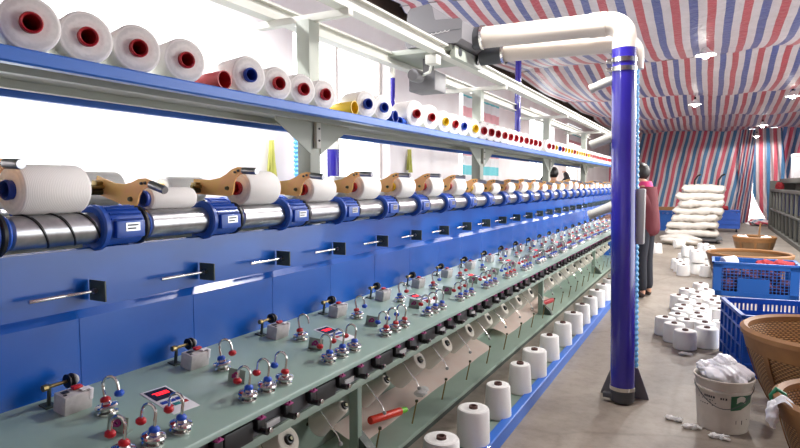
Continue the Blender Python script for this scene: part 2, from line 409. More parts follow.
struct('wall_near', MB().box((WX, Y0 - .15, 0), (RX, Y0, 3.55)).mesh('wall_near', 'plaster', False))
# curtain gathered in the doorway, split to a bright gap
def curt(xt0, xt1, xb0, xb1, pinch, y, tie=None):
    def fn(s, t):
        k = t if t > .5 else t
        a = xb0 + (xt0 - xb0) * t; b = xb1 + (xt1 - xb1) * t
        if tie: a = xt0 + (xb0 - xt0) * max(0, 1 - t / tie) ** 1.3; b = xb1 + (xt1 - xb1) * t
        c = pinch[0]; wgt = math.exp(-((t - pinch[1]) / .16) ** 2) * pinch[2]
        x = a + (b - a) * s; x = x * (1 - wgt) + c * wgt
        return (x, y + (.05 if tie else .09) * math.sin(s * 30 + 2 * t) * (1 - .3 * t), .02 + 3.3 * t)
    return MB().grid(70, 24, fn)
tag(obj('doorway_curtain', curt(.95, 1.62, .72, 1.26, (1.25, .4, .3), Y1 - .3).mesh('doorway_curtain', 'tarp_curtain')),
    'gathered striped tarp curtain bunched on the near side of the bright doorway gap', 'curtain')
tag(obj('doorway_curtain', curt(1.36, 2.15, 1.88, 2.5, (1.75, .3, .0), Y1 - .55, .33).mesh('doorway_curtain', 'tarp_flap')),
    'striped tarp curtain hanging beside the far machine, past the bright doorway gap', 'curtain')

# ------------------------------------------------------------------ world, lamps
wd = bpy.data.worlds.new('world'); S.world = wd; wd.use_nodes = True
wd.node_tree.nodes['Background'].inputs[0].default_value = (.95, .98, 1, 1)
wd.node_tree.nodes['Background'].inputs[1].default_value = 3.2

def light(name, typ, loc, power, size=.1, rot=(0, 0, 0), col=(1, 1, 1), sy=None):
    l = bpy.data.lights.new(name, typ); l.energy = power; l.color = col
    if typ == 'AREA':
        l.size = size
        if sy: l.shape = 'RECTANGLE'; l.size_y = sy
    else: l.shadow_soft_size = size
    o = bpy.data.objects.new(name, l); COL.objects.link(o); o.location = loc; o.rotation_euler = rot; return o

lamp_me = {'shade': MB().lathe([(.02, .1), (.03, .09), (.06, .05), (.13, 0), (.126, -.004), (.055, .045), (.02, .085)], 24).mesh('lamp_shade', 'shade'),
           'bulb': MB().lathe([(0, -.05), (.035, -.04), (.05, -.012), (.04, .02), (.02, .06)], 20).mesh('bulb', 'bulb'),
           'socket': MB().lathe([(0, .15), (.018, .15), (.022, .09), (0, .09)], 12).mesh('socket', 'black')}
def pendant(x, y, z, label, power):
    t = thing('pendant_lamp', label, 'lamp', (x, y, z), group='pendant lamps under the ceiling tarp')
    for k in ('shade', 'bulb', 'socket'): obj({'shade': 'lamp_shade', 'bulb': 'bulb', 'socket': 'socket'}[k], lamp_me[k], t)
    h = ceil_z(x, y) - z
    obj('cord', MB().tube([(0, 0, .14), (0, 0, max(h, .16))], .004, 6).mesh('cord', 'black'), t)
    o = light('pendant_light', 'SPOT', (x, y, z - .06), power, .06, col=(1, .97, .93)); o.data.spot_size = math.radians(176); o.data.spot_blend = .15; o.data.shadow_soft_size = .14
LP = 200
pendant(-.09, 8.56, 3.06, 'lit white pendant lamp, largest of those hanging under the striped ceiling', LP)
pendant(-.30, 13.2, 3.0, 'lit white pendant lamp under the ceiling, second along the aisle above the floor', LP)
pendant(1.34, 13.2, 3.05, 'lit white pendant lamp hanging above the far machine with blue panels', LP)
pendant(1.21, 18.2, 2.95, 'lit pendant lamp high before the gathered curtain, upper of two close together', 170)
pendant(1.35, 22.6, 2.98, 'lit pendant lamp close to the gathered curtain, lower of two close together', 80)
pendant(-.62, 3.5, 3.0, 'lit pendant lamp overhead in the aisle by the purple pipe', 110)
pendant(1.5, 8.5, 3.06, 'lit pendant lamp overhead above the blue crates', LP)
pendant(3.0, 6.8, 3.0, 'added unseen pendant lamp overhead by the opposite wall, level with the wicker baskets', 330)  # out-of-view lamp added to fill under the deck from the side
pendant(3.0, 11.0, 3.0, 'added unseen pendant lamp overhead by the opposite wall, level with the blue crates', 330)  # second lamp of the added side fill, also out of view
# unseen battens added over the aisle behind the machine to brighten the wall
for i, yy in enumerate((-.6, 1.4, 3.1)):
    t = thing('added_fill_batten', 'added unseen fluorescent batten above the rear aisle by the white wall, %s in its row' % ORD[i], 'lamp', (-2.75, yy, 2.96), group='added fluorescent battens')
    part('housing', MB().box((-.05, -.62, .02), (.05, .62, .07), .006), 'white', t)
    part('tube', MB().tube([(0, -.6, 0), (0, .6, 0)], .013, 10), 'fill_tube', t)
    part('bracket', MB().box((-.01, -.3, .07), (.01, -.28, .3)).box((-.01, .28, .07), (.01, .3, .3)), 'white', t)
    light('fill_batten_light', 'AREA', (-2.75, yy, 2.94), 40, .08, sy=1.2)
S.view_settings.view_transform = 'Standard'; S.view_settings.look = 'None'; S.view_settings.gamma = 1
S.view_settings.exposure = 0.38
S.cycles.use_denoising = True
S.cycles.max_bounces = 8

# wall conduit, poles behind the machine, rags
0 and tag(obj('wall_conduit', MB().tube([(-3.47, 3.0, 2.72), (-3.47, 9.0, 2.72)], .006, 6).mesh('wall_conduit', 'wire')), 'thin wire running level along the bright wall behind the shelf', 'wire')
def rear_pole(x, y, z0, z1, label, r=.06):
    t = thing('suction_pole', label, 'pipe', (x, y, z0))
    part('pole', MB().tube([(0, 0, 0), (0, 0, z1 - z0)], r, 16), 'pipe', t)
    part('end_cap', MB().lathe([(0, z1 - z0 + .03), (r * .8, z1 - z0 + .03), (r * 1.05, z1 - z0), (r * 1.05, z1 - z0 - .04), (0, z1 - z0 - .04)], 16), 'cream', t)
    part('foot', MB().lathe([(0, 0), (r * 1.6, 0), (r * 1.6, .02), (r * 1.05, .05), (r * 1.05, .1), (0, .1)], 16), 'dkgrey', t)
rear_pole(-2.9, 4.2, 0, 1.74, 'purple-blue pipe behind the first post, below the yarn shelf', .055)
rear_pole(-2.0, 3.644, 1.7355, 2.19, 'short purple tube standing on the back of the shelf behind packages with blue tubes', .016)
rear_pole(-2.0, 6.68, 1.7355, 2.99, 'slim purple pole standing on the back of the shelf, rising toward the cream ducts', .036)
hz = [(.034 if k % 2 else .042) for k in range(100)]
tag(obj('corrugated_hose', MB().tube([(-2.9, 3.72, .02 + .0178 * k) for k in range(100)], hz, 12).mesh('corrugated_hose', 'hose')), 'pale blue corrugated hose standing upright just behind the first post', 'hose')
def rag(y, z, h, label):
    t = MB().grid(10, 14, lambda s, q: (WX + .05 + .02 * math.sin(s * 9 + q * 3), y - .05 * (1.15 - q) + .1 * (1.15 - q) * s, z - h + h * q))
    r2 = MB().grid(10, 14, lambda s, q: (WX + .02 + .01 * math.sin(s * 7), y - .04 * (1.15 - q) + .08 * (1.15 - q) * s, z - h * .9 + h * .9 * q))
    o = obj('rag', t.mesh('rag', 'ragyellow')); tag(o, label, 'rag')
    obj('fold', r2.mesh('fold', 'ragyellow'), o)
rag(4.05, 1.79, .36, 'yellow-green rag hanging on the white wall beside the pale blue hose')
rag(6.75, 1.85, .3, 'yellow rag hanging on the bright window side between the first and second posts')
# ------------------------------------------------------------------ winding machine
G = .413; K = range(-1, 25); YA, YB = -.1, 11.45
ML = (-1.82, 5.5, 0)
mach = thing('winding_machine', 'long blue and grey-green yarn winding machine with motors, drums and thread tensioners along the aisle', 'winding machine', ML)
def mp(name, me, loc=(0, 0, 0), rot=(0, 0, 0), parent=mach):
    return obj(name, me, parent, tuple(a - b for a, b in zip(loc, ML)), rot)
def M(name, mb, mats, smooth=True, world=True):
    if world: mb.xf(Matrix.Translation([-c for c in ML]))
    return obj(name, mb.mesh(name, mats, smooth), mach)
deckz = lambda x: .754 + (-1.12 - x) * .066 / .46
DT = math.atan(.066 / .46)
M('deck', MB().prism([(-1.585, deckz(-1.585)), (-1.125, .756), (-1.118, .752), (-1.116, .745), (-1.116, .735), (-1.13, .735), (-1.13, .742), (-1.585, .81)], YA, YB), 'deck')
# splash panel in sections, folded once along its length
pm = MB(); prof = [(-1.568, .815), (-1.568, 1.018), (-1.586, 1.040), (-1.586, 1.212), (-1.60, 1.216), (-1.60, .815)]
ys = [YA]
for k in range(-3, 26):
    s = 1.0 + G * k
    if YA < s < YB: ys += [s - .003, s - .001, s + .001, s + .003]
ys.append(YB); rings = []
for i, yy in enumerate(ys):
    d = .0012 if (i % 4 in (2, 3)) and 0 < i < len(ys) - 1 else 0
    rings.append([pm.bm.verts.new((x - (d if j < 2 else 0), yy, z)) for j, (x, z) in enumerate(prof)])
for A, B in zip(rings, rings[1:]):
    for j in range(6): pm.bm.faces.new((A[j], A[(j + 1) % 6], B[(j + 1) % 6], B[j]))
pm.bm.faces.new(rings[0]); pm.bm.faces.new(rings[-1][::-1])
M('splash_panel', pm, 'blue', False)
M('splash_panel', MB().box((-2.07, YA, .6), (-2.05, YB, 1.21)), 'blue')
M('machine_body', MB().box((-2.05, YA, .8), (-1.60, YB, 1.195)), 'dkgreen')
M('lower_panel', MB().box((-1.76, YA, .0), (-1.72, YB, .8)), 'green')
M('under_tray', MB().box((-1.72, YA, .03), (-1.362, YB, .055), .003), 'strip')
M('tray_skirt', MB().box((-1.372, YA, 0), (-1.366, YB, .03)), 'dkgreen')
M('apron', MB().box((-1.15, YA, .668), (-1.132, YB, .735)), 'dkgrey')
M('beam', MB().box((-1.19, YA, .645), (-1.122, YB, .672), .004), 'green')
M('foot_rail', MB().prism([(-.965, .0), (-.935, .0), (-.935, .075), (-.94, .08), (-.985, .08), (-.985, .07), (-.965, .07)], YA, YB), 'rail_blue')
M('foot_tray', MB().box((-1.095, YA, .05), (-.986, YB, .066)), 'green')
for s in range(8): M('tray_foot', MB().box((-1.10, .6 + 1.5 * s, 0), (-1.06, .64 + 1.5 * s, .05)), 'dkgreen')
M('end_plate', MB().prism([(-1.72, 0), (-1.4, 0), (-1.4, .2), (-1.13, .66), (-1.13, .74), (-1.60, .82), (-1.62, 1.2), (-2.02, 1.2), (-2.05, 0)], YB, YB + .05), 'rail_blue')
for yy in (2.34, 5.9, 9.0):
    lg = M('frame_leg', MB().box((-1.52, yy - .02, .055), (-1.47, yy + .02, .76), .004), 'green')
    o = obj('foot_bracket', MB().prism([(-1.52, .055), (-1.38, .055), (-1.40, .10), (-1.50, .19), (-1.52, .19)], yy - .01 - ML[1], yy + .045 - ML[1], off=(-ML[0], 0, 0)).mesh('foot_bracket', 'dkgreen'), lg)
# posts, shelf, tracks
PY = [2.42 + 2.46 * i for i in range(4)] + [.0]
for yy in PY:
    p = M('post', MB().box((-1.86, yy - .043, 1.19), (-1.78, yy + .043, 2.22), .004), 'post')
    for sgn in (-1, 1):
        obj('gusset', MB().prism([(yy + sgn * .04 - ML[1], 1.725), (yy + sgn * .31 - ML[1], 1.725), (yy + sgn * .31 - ML[1], 1.70), (yy + sgn * .04 - ML[1], 1.55)], -1.782, -1.776, 'X', (-ML[0], 0, 0)).mesh('gusset', 'post'), p)
    obj('slotted_bracket', MB().box((-1.776 - ML[0], yy - .018 - ML[1], 1.58), (-1.756 - ML[0], yy + .018 - ML[1], 1.72), .003).mesh('slotted_bracket', 'cream'), p)
    for zz in (1.62, 1.68):
        obj('bolt', MB().lathe([(0, .006), (.004, .006), (.006, 0), (0, 0)], 8, 'X', (-1.756 - ML[0], yy - ML[1], zz)).mesh('bolt', 'dkgrey'), p)
    obj('cross_arm', MB().box((-2.14 - ML[0], yy - .022 - ML[1], 2.215), (-1.56 - ML[0], yy + .022 - ML[1], 2.25), .003).mesh('cross_arm', 'cream'), p)
M('shelf_floor', MB().box((-2.1, YA, 1.727), (-1.54, YB, 1.735)), 'post')
for sx in (-1, 1):
    c = -1.82
    M('shelf_rail', MB().prism([(c + sx * .315, 1.695), (c + sx * .32, 1.70), (c + sx * .32, 1.73), (c + sx * .315, 1.735), (c + sx * .285, 1.735), (c + sx * .285, 1.727), (c + sx * .308, 1.727), (c + sx * .308, 1.703), (c + sx * .285, 1.703), (c + sx * .285, 1.695)], YA, YB), 'rail_blue')
    M('shelf_stiffener', MB().box((c + sx * .12, YA, 1.70), (c + sx * .15, YB, 1.727)), 'post')
    M('cleaner_track', MB().prism([(c + sx * .185, 2.25), (c + sx * .255, 2.25), (c + sx * .255, 2.262), (c + sx * .226, 2.262), (c + sx * .226, 2.318), (c + sx * .255, 2.318), (c + sx * .255, 2.33), (c + sx * .185, 2.33), (c + sx * .185, 2.318), (c + sx * .214, 2.318), (c + sx * .214, 2.262), (c + sx * .185, 2.262)], YA, YB), 'cream')
sl = MB()
for i in range(90): sl.box((-1.70, .3 + i * .12, 1.7262), (-1.64, .306 + i * .12, 1.7272))
M('slot_groove', sl, 'dkgrey')
# --- winding heads
DX, DZ, DR = -1.59, 1.272, .0453
mb = MB().lathe([(0, -.075), (.05, -.075), (.056, -.07), (.056, .052), (.05, .058), (0, .058)], 28, 'Y')
for i in range(9):
    a = math.radians(25 + i * 17)
    mb.bar((.058 * math.cos(a), -.06, .058 * math.sin(a)), (.058 * math.cos(a), .045, .058 * math.sin(a)), .012, .005, up=(-math.sin(a), 0, math.cos(a)))
mb.lathe([(.03, -.088), (.062, -.088), (.068, -.083), (.068, -.070), (.062, -.064), (.03, -.064)], 28, 'Y')
mb.box((.03, -.052, -.032), (.067, .045, .02), .006)
mb.box((-.05, -.084, -.078), (.0, -.064, -.03), .003).box((-.05, .034, -.078), (.0, .054, -.03), .003).box((-.06, -.088, -.078), (.001, .06, -.07), .003)
motor_me = mb.mesh('motor', 'motor_blue')
plate_mb = MB().box((.066, -.022, -.012), (.068, .026, .013)); plate_mb.mi = 1
plate_mb.box((.068, -.017, .003), (.0685, .02, .008)).box((.068, -.017, -.007), (.0685, .012, -.002))
nameplate_me = plate_mb.mesh('nameplate', ['steel', 'dkgrey'], False)
ring_me = MB().lathe([(.03, .056), (.056, .056), (.060, .060), (.060, .068), (.05, .074), (.03, .074)], 28, 'Y').mesh('end_ring', 'black')
cap_me = MB().lathe([(.03, .074), (.05, .073), (.052, .078), (.046, .086), (.03, .088)], 28, 'Y').mesh('bearing_cap', 'motor_blue')
drum_me = MB().lathe([(0, -.012), (.03, -.012), (DR, 0), (DR, .245), (.03, .256), (0, .256)], 36, 'Y').mesh('winding_drum', 'steel')
def helix(y0, y1, a0, a1, n=26, r=DR + .0006):
    pts = []
    for i in range(n + 1):
        t = i / n; a = a0 + (a1 - a0) * t
        pts.append((r * math.cos(a), y0 + (y1 - y0) * t, r * math.sin(a)))
    return pts
arm_me = MB().prism([(-.04, -.03), (.145, -.03), (.162, -.024), (.17, -.006), (.172, .02), (.182, .042), (.2, .055), (.225, .058), (.226, .08), (.19, .082), (.16, .072), (.13, .052), (.10, .038), (.05, .028), (-.04, .028)], -.003, .003).mesh('cradle_arm', 'gold')
grip_me = MB().lathe([(0, .212), (.010, .212), (.013, .216), (.013, .276), (.0115, .281), (0, .281)], 16, 'X', (0, 0, .069)).mesh('handle_grip', 'steel')
pivot_me = MB().box((-.03, -.026, -.018), (-.004, .0, .016), .003).lathe([(0, -.05), (.007, -.05), (.007, .02), (0, .02)], 10, 'Y').mesh('pivot_block', 'brass')
bolt_me = MB().lathe([(0, -.012), (.006, -.012), (.008, -.004), (.008, 0), (0, 0)], 10, 'Y', (.14, 0, 0)).mesh('spindle_bolt', 'olive')
screw_me = MB().lathe([(0, -.006), (.004, -.006), (.005, 0), (0, 0)], 8, 'Y', (.178, -.003, .062)).lathe([(0, -.006), (.004, -.006), (.005, 0), (0, 0)], 8, 'Y', (.194, -.003, .068)).mesh('screw', 'dkgrey')
rodplate_me = MB().box((-.03, -.003, -.03), (.04, .003, .03), .002).mesh('rod_bracket', 'dkgreen')
rod_me = MB().lathe([(0, -.19), (.005, -.19), (.0055, -.188), (.0055, -.095), (.004, -.093), (.004, -.087), (.0048, -.085), (.0048, .012), (0, .012)], 12, 'Y').mesh('rod', 'chrome')
nut_me = MB().lathe([(0, -.012), (.008, -.012), (.008, -.003), (0, -.003)], 6, 'Y').mesh('nut', 'steel')
# stop-motion box
sbox_me = MB().box((-.025, -.038, 0), (.025, .038, .05), .003).box((.004, .018, .05), (.018, .034, .054), .002).mesh('stop_box', 'boxgrey')
spool_me = MB().lathe([(0, -.008), (.019, -.008), (.019, -.005), (.013, 0), (.019, .005), (.019, .008), (0, .008)], 18, 'Y', (-.054, .022, .056)).mesh('guide_wheel', 'black')
wheelw_me = MB().lathe([(0, .009), (.014, .009), (.016, .014), (.010, .022), (0, .022)], 16, 'Y', (-.054, .022, .056)).mesh('wheel_hub', 'grey')
axle_me = MB().lathe([(0, -.052), (.005, -.052), (.005, .012), (0, .012)], 10, 'Y', (-.054, .014, .056)).lathe([(0, -.064), (.009, -.064), (.009, -.052), (0, -.052)], 8, 'Y', (-.054, .014, .056)).mesh('axle', 'brass')
stand_me = MB().box((-.058, -.036, 0), (-.050, -.028, .062), .002).box((-.075, -.046, 0), (-.04, -.016, .004)).mesh('axle_stand', 'dkgreen')
ind_me = MB().box((-.016, .0, .052), (.0, .026, .060), .003).mesh('indicator', 'red')
slot_me = MB().box((-.012, -.03, .0515), (.002, -.012, .053)).box((.008, -.034, .0515), (.014, -.026, .053)).mesh('slot', 'black')
strap_me = MB().box((.004, .012, .053), (.018, .038, .056)).box((.016, .029, .025), (.0265, .039, .056), .002).mesh('latch', 'white')
# tensioner
ten_me = MB().lathe([(0, 0), (.023, 0), (.023, .005), (.014, .008), (.014, .011), (.024, .014), (.026, .018), (.024, .022), (.014, .025), (.011, .03), (0, .03)], 20).mesh('tensioner', 'chrome')
def capm(nm, m): return MB().lathe([(0, .028), (.009, .028), (.0115, .031), (.0115, .036), (.009, .039), (.005, .041), (0, .041)], 14).mesh(nm, m)
capb = {'blue': capm('tension_cap', 'blueplastic'), 'red': capm('tension_cap', 'red')}
hook_pts = [(0, 0, .03), (0, 0, .062)] + [(-.017 + .017 * math.cos(a), 0, .066 + .02 * math.sin(a)) for a in [PI * i / 8 for i in range(9)]] + [(-.034, 0, .052)]
hook_me = MB().tube(hook_pts, .0034, 8).mesh('hook', 'chrome')
def endm(m): return MB().lathe([(0, .036), (.007, .037), (.011, .041), (.011, .047), (.007, .051), (0, .052)], 14, 'Z', (-.034, 0, 0)).mesh('end_cap', m)
ende = {'blue': endm('blueplastic'), 'red': endm('red')}
gp_me = MB().box((-.022, -.002, 0), (.022, .002, .036), .001).box((-.022, -.002, 0), (.022, .02, .003)).mesh('guide_plate', 'green')
eye_me = MB().lathe([(.003, -.006), (.008, -.006), (.008, .006), (.003, .006)], 12, 'Y', (0, 0, .022), close=True).box((-.012, -.004, .012), (-.006, .004, .022)).mesh('thread_eye', 'magenta')
# display
pan_me = MB().box((-.092, -.046, 0), (.092, .046, .0025), .001).mesh('control_panel', 'white')
scr_me = MB().box((-.082, -.038, .0025), (-.012, .038, .0035)).mesh('screen', 'label_dark', False)
SEG = {'0': 'abcdef', '7': 'abc', '8': 'abcdefg', '5': 'acdfg', '2': 'abdeg'}
def digits(txt):
    m = MB()
    for i, ch in enumerate(txt):
        yc = -.02 + i * .0105; h, wv = .008, .0038; xc = -.05   # up = -x, reading towards +y
        seg = {'a': ((-h, -wv), (-h, wv)), 'g': ((0, -wv), (0, wv)), 'd': ((h, -wv), (h, wv)), 'f': ((-h, -wv), (0, -wv)), 'e': ((0, -wv), (h, -wv)), 'b': ((-h, wv), (0, wv)), 'c': ((0, wv), (h, wv))}
        for s in SEG[ch]:
            (x0, y0), (x1, y1) = seg[s]
            m.box((xc + x0 - .0016, yc + y0 - .0012, .0035), (xc + x1 + .0016, yc + y1 + .0012, .0042))
    return m.mesh('digit_lettering', 'led', False)
led_me = digits('70888')
def btn(x, y, m): return MB().box((x - .008, y - .011, .0025), (x + .008, y + .011, .0045), .001).mesh('button', m)
btns = [btn(.012, -.026, 'bluetube'), btn(.012, 0, 'bluetube'), btn(.012, .026, 'bluetube'), btn(.04, -.026, 'red'), btn(.04, 0, 'teal'), btn(.04, .026, 'red')]
# below-deck guides
tg_me = MB().box((-.012, -.016, -.03), (.012, .016, 0), .003).lathe([(0, -.02), (.01, -.02), (.01, .02), (0, .02)], 10, 'X', (.014, .0, -.034)).mesh('thread_guide', 'black')
tgm_me = MB().box((.002, -.012, 0), (.02, .012, .005), .002).box((.012, -.003, .004), (.018, .003, .012), .001).mesh('guide_clip', 'magenta')
tgc_me = MB().lathe([(0, .016), (.007, .018), (.008, .028), (0, .03)], 10, 'X', (.014, .006, -.03)).mesh('ceramic_eye', 'chrome')
dbx_me = MB().box((-.012, -.055, -.045), (.004, .055, .012), .004).mesh('detector_box', 'black')
cl_me = MB().box((-.004, -.03, -.022), (.006, .03, -.004), .002).mesh('clear_block', 'grey')
pin_me = MB().tube([(0, 0, 0), (.02, .016, .125)], [.0048, .0042], 8).mesh('pin', 'brass')
pinh_me = MB().lathe([(0, -.008), (.009, -.006), (.009, .006), (0, .008)], 8, 'Z', (.02, .016, .128)).mesh('pin_head', 'olive')
peg_me = MB().tube([(-.2, 0, -.175), (.012, 0, .011)], .008, 8).mesh('cone_peg', 'olive')
arml_me = MB().tube([(-.10, 0, .085), (.06, 0, -.085), (.072, 0, -.115)], .0032, 8).mesh('yarn_arm', 'chrome')
armk_me = MB().ball((.074, 0, -.12), .011, 2).mesh('arm_knob', 'grey')

RP = {-1: .0685, 0: .037, 1: .068, 2: .060, 3: .068, 4: .068, 5: .070, 6: .068, 7: .052, 8: .050, 9: .054}
PCOL = {-1: 'bluetube', 0: 'bluetube', 1: 'darkred', 2: 'darkred', 3: 'darkred', 4: 'yellowtube', 5: 'darkred', 6: 'darkred', 7: 'yellowtube', 8: 'yellowtube', 9: 'darkred'}
rng = random.Random(3)
for k in range(10, 25):
    RP[k] = rng.choice((.05, .058, .066, .045)); PCOL[k] = rng.choice(('darkred', 'yellowtube', 'darkred'))
PZ = {k: DZ + math.sqrt((DR + RP[k]) ** 2 - .02 ** 2) + .0005 for k in K}
for k in K:
    my = 1.15 + G * k
    for sgn in (1, -1):
        X = DX if sgn == 1 else -1.82 * 2 - DX
        m = mp('motor', motor_me, (X, my, DZ), (0, 0, 0 if sgn == 1 else PI))
        for nm, me in (('nameplate', nameplate_me), ('end_ring', ring_me), ('bearing_cap', cap_me)): obj(nm, me, m)
        d = mp('winding_drum', drum_me, (X, my + .095, DZ))
        if k == -1 and sgn == 1:
            for q in range(3):
                y0 = .02 + q * .075
                obj('groove', MB().tube(helix(y0, y0 + .075, math.radians(125), math.radians(-70)), .0032, 6).mesh('groove', 'black'), d)
                obj('groove', MB().tube(helix(y0 + .075, y0 + .03, math.radians(-75), math.radians(60)), .0024, 6).mesh('groove', 'black'), d)
    ang = -math.asin((PZ[k] - 1.39) / .14)
    a = mp('cradle_arm', arm_me, (-1.75, my + .07, 1.39), (0, ang, 0))
    for nm, me in (('handle_grip', grip_me), ('pivot_block', pivot_me), ('spindle_bolt', bolt_me), ('screw', screw_me)): obj(nm, me, a)
    r = mp('rod_bracket', rodplate_me, (-1.55, 1.046 + G * k, 1.093)); obj('rod', rod_me, r); obj('nut', nut_me, r)
pivot_bar = M('pivot_bar', MB().tube([(-1.76, YA, 1.375), (-1.76, YB, 1.375)], .011, 10), 'olive')
for k in range(0, 25):
    s = mp('stop_box', sbox_me, (-1.47, .912 + G * k, deckz(-1.47)), (0, DT, 0))
    for nm, me in (('guide_wheel', spool_me), ('wheel_hub', wheelw_me), ('axle', axle_me), ('axle_stand', stand_me), ('indicator', ind_me), ('slot', slot_me), ('latch', strap_me)): obj(nm, me, s)
    def ten(x, y, cb, ce, rz):
        t = mp('tensioner', ten_me, (x, y, deckz(x)), (0, DT, rz)); t.scale = (1.15,) * 3; obj('tension_cap', capb[cb], t); obj('hook', hook_me, t)
        if ce: obj('end_cap', ende[ce], t)
    ten(-1.387, .955 + G * k, 'blue' if k in (1, 4, 7) else 'red', [('blue'), ('red'), None, 'blue', 'red'][k % 5], PI + .5)
    for j in range(3):
        flip = (k in (3, 7)) or (k, j) == (1, 2)
        if k == 0: flip = j == 0
        ten(-1.183, .93 + G * k + (j - 1) * .083, 'red' if flip else 'blue', 'blue' if flip and k != 0 else 'red', .25)
    g = mp('guide_plate', gp_me, (-1.288, .91 + G * k, deckz(-1.288)), (0, DT, .35)); g.scale = (1.25, 1.25, 1.25); obj('thread_eye', eye_me, g)
    for j in range(3):
        t = mp('thread_guide', tg_me, (-1.122, 1.239 - G + G * k + .124 * j, .728)); obj('guide_clip', tgm_me, t); obj('ceramic_eye', tgc_me, t)
    mp('detector_box', dbx_me, (-1.124, 1.573 - G + G * k, .715)); mp('clear_block', cl_me, (-1.124, 1.30 - G + G * k, .705))
for j in range(13):
    p = mp('control_panel', pan_me, (-1.338, 1.112 + .826 * j, deckz(-1.338)), (0, DT, -.12)); p.scale = (.9, .9, 1)
    for nm, me in [('screen', scr_me), ('digit_lettering', led_me)] + [('button', b) for b in btns]: obj(nm, me, p)
CONEY = [1.837 + .4115 * k for k in range(-1, 22)]
for y in CONEY:
    mp('cone_peg', peg_me, (-1.5, y, .345), (0, .17, 0)); a = mp('yarn_arm', arml_me, (-1.535, y - .092, .325)); obj('arm_knob', armk_me, a)
for k in range(-2, 20):
    p = mp('pin', pin_me, (-1.43, 3.241 + .4125 * k, .055)); obj('pin_head', pinh_me, p)
# ------------------------------------------------------------------ yarn
_c = {}
def cached(key, fn):
    if key not in _c: _c[key] = fn()
    return _c[key]
def cheese_me(R, L, ym='yarn'):
    return cached(('ch', R, L, ym), lambda: MB().lathe([(.022, -L), (R - .012, -L - .004), (R - .003, -L + .004), (R, -L + .012), (R, -.012), (R - .003, -.004), (R - .012, 0), (R * .55, -.003), (.026, -.002), (.022, -.02)], 40).mesh('yarn_package', ym))
def tube_me(col, L, ro=.025):
    return cached(('tb', col, L, ro), lambda: MB().lathe([(ro * .8, .012), (ro * .96, .016), (ro * 1.08, .012), (ro * 1.08, .006), (ro, .0), (ro, -.03), (ro * .8, -.03)], 28, close=False)
                  .lathe([(ro * .8, .012), (ro * .78, -L * .8), (0, -L * .8)], 28).mesh('tube', col))
CN = {'darkred': 'red', 'bluetube': 'blue', 'yellowtube': 'yellow', 'browntube': 'brown'}
def cheese(name, loc, rot, R, L, col, label, cat, group, ym='yarn', ro=.025):
    o = obj(name, cheese_me(R, L, ym), None, loc, rot); tag(o, label, cat, group)
    t = obj('tube', tube_me(col, L, ro), o); t['label'] = CN[col] + ' plastic tube'
    return o
# packages on the winding drums
for i, k in enumerate(K):
    R = RP[k]; my = 1.15 + G * k
    cheese('yarn_package', (-1.61, my + .118, PZ[k]), (PI / 2, 0, 0), R, .185, PCOL[k],
           'white yarn package with %s tube on a front drum, %s from the camera end' % (CN[PCOL[k]], ORD[i]), 'yarn package', 'yarn packages on the front winding drums')
for i, k in enumerate(range(-1, 10)):
    R = (.066, .06, .068, .05)[k % 4]
    cheese('yarn_package', (-2.03, 1.15 + G * k + .115, DZ + math.sqrt((DR + R) ** 2 - .02 ** 2) + .0005), (PI / 2, 0, 0), R, .2, ('darkred', 'yellowtube')[k % 2],
           'white yarn package glimpsed on the far-side drums, %s along that hidden row' % ORD[i], 'yarn package', 'yarn packages on the far-side drums')
# packages and empty tubes lying on the yarn shelf, faces to the aisle
SH = [(.884, 'r'), (1.04, 'r'), (1.197, 'r'), (1.383, 'r'), (1.548, 'er'), (1.682, 'b'), (1.848, 'r'), (2.011, 'r'), (2.172, 'r'), (2.405, 'ey'), (2.537, 'b'), (2.701, 'b'),
      (2.82, 'eb'), (3.096, 'R'), (3.307, 'R'), (3.512, 'y'), (3.69, 'r'), (3.85, 'b'), (4.06, 'y'), (4.26, 'r'), (4.42, 'r'), (4.59, 'r'), (4.76, 'r'), (4.93, 'r')]
yy = 5.09
while yy < 5.92: SH.append((yy, 'r')); yy += .16
yy = 6.3
for c in 'rrybryyyryyyyryrrrrrrrrrrrrr': SH.append((yy, c)); yy += .165
SN = 0; EN = 0
rs = random.Random(5)
obj_e = cached('et', lambda: 0)
def empty_tube(loc, rot, col, label):
    me = cached(('em', col), lambda: MB().lathe([(.024, -.2), (.033, 0), (.034, .004), (.030, .004), (.029, 0), (.020, -.2)], 28, close=True).mesh('empty_tube', col))
    return tag(obj('empty_tube', me, None, loc, rot), label, 'bobbin tube')
def face(x, y, z, yaw=0.): return (x, y, z), (0, PI / 2, yaw)
empty_tube(*face(-1.535, .765, 1.7695), 'bluetube', 'empty blue tube at the near end of the yarn shelf, before the first package')
for y, c in SH:
    col = {'r': 'darkred', 'b': 'bluetube', 'y': 'yellowtube', 'R': 'darkred'}.get(c[-1])
    if c[0] == 'e':
        lab = {'er': 'empty red tube lying on the yarn shelf between packages with red and blue tubes', 'ey': 'empty yellow tube lying on the yarn shelf just past the first post',
               'eb': 'empty dark blue tube lying on the yarn shelf beside two packages with blue tubes'}[c]
        empty_tube(*face(-1.535, y, 1.7695, 0), col, lab)
        continue
    R = .0725 if y < 2 and y != 1.848 else (.069 if y < 3 else (.079 if c == 'R' else .0715)) 
    if 1.8 < y < 2.3: R = .067
    if 4.2 < y: R = .0725
    L = rs.choice((.15, .16, .17))
    loc, rot = face(-1.535 - rs.uniform(0, .008), y, 1.7352 + R + .0003, -.30 + rs.uniform(-.04, .04))
    cheese('yarn_package', loc, rot, R, L, col, 'white yarn package with %s tube on the long shelf, %s from the camera end' % (CN[col], ORD[SN]), 'yarn package', 'yarn packages lying on the shelf', ro=.025 if y < 4 else .028)
    SN += 1
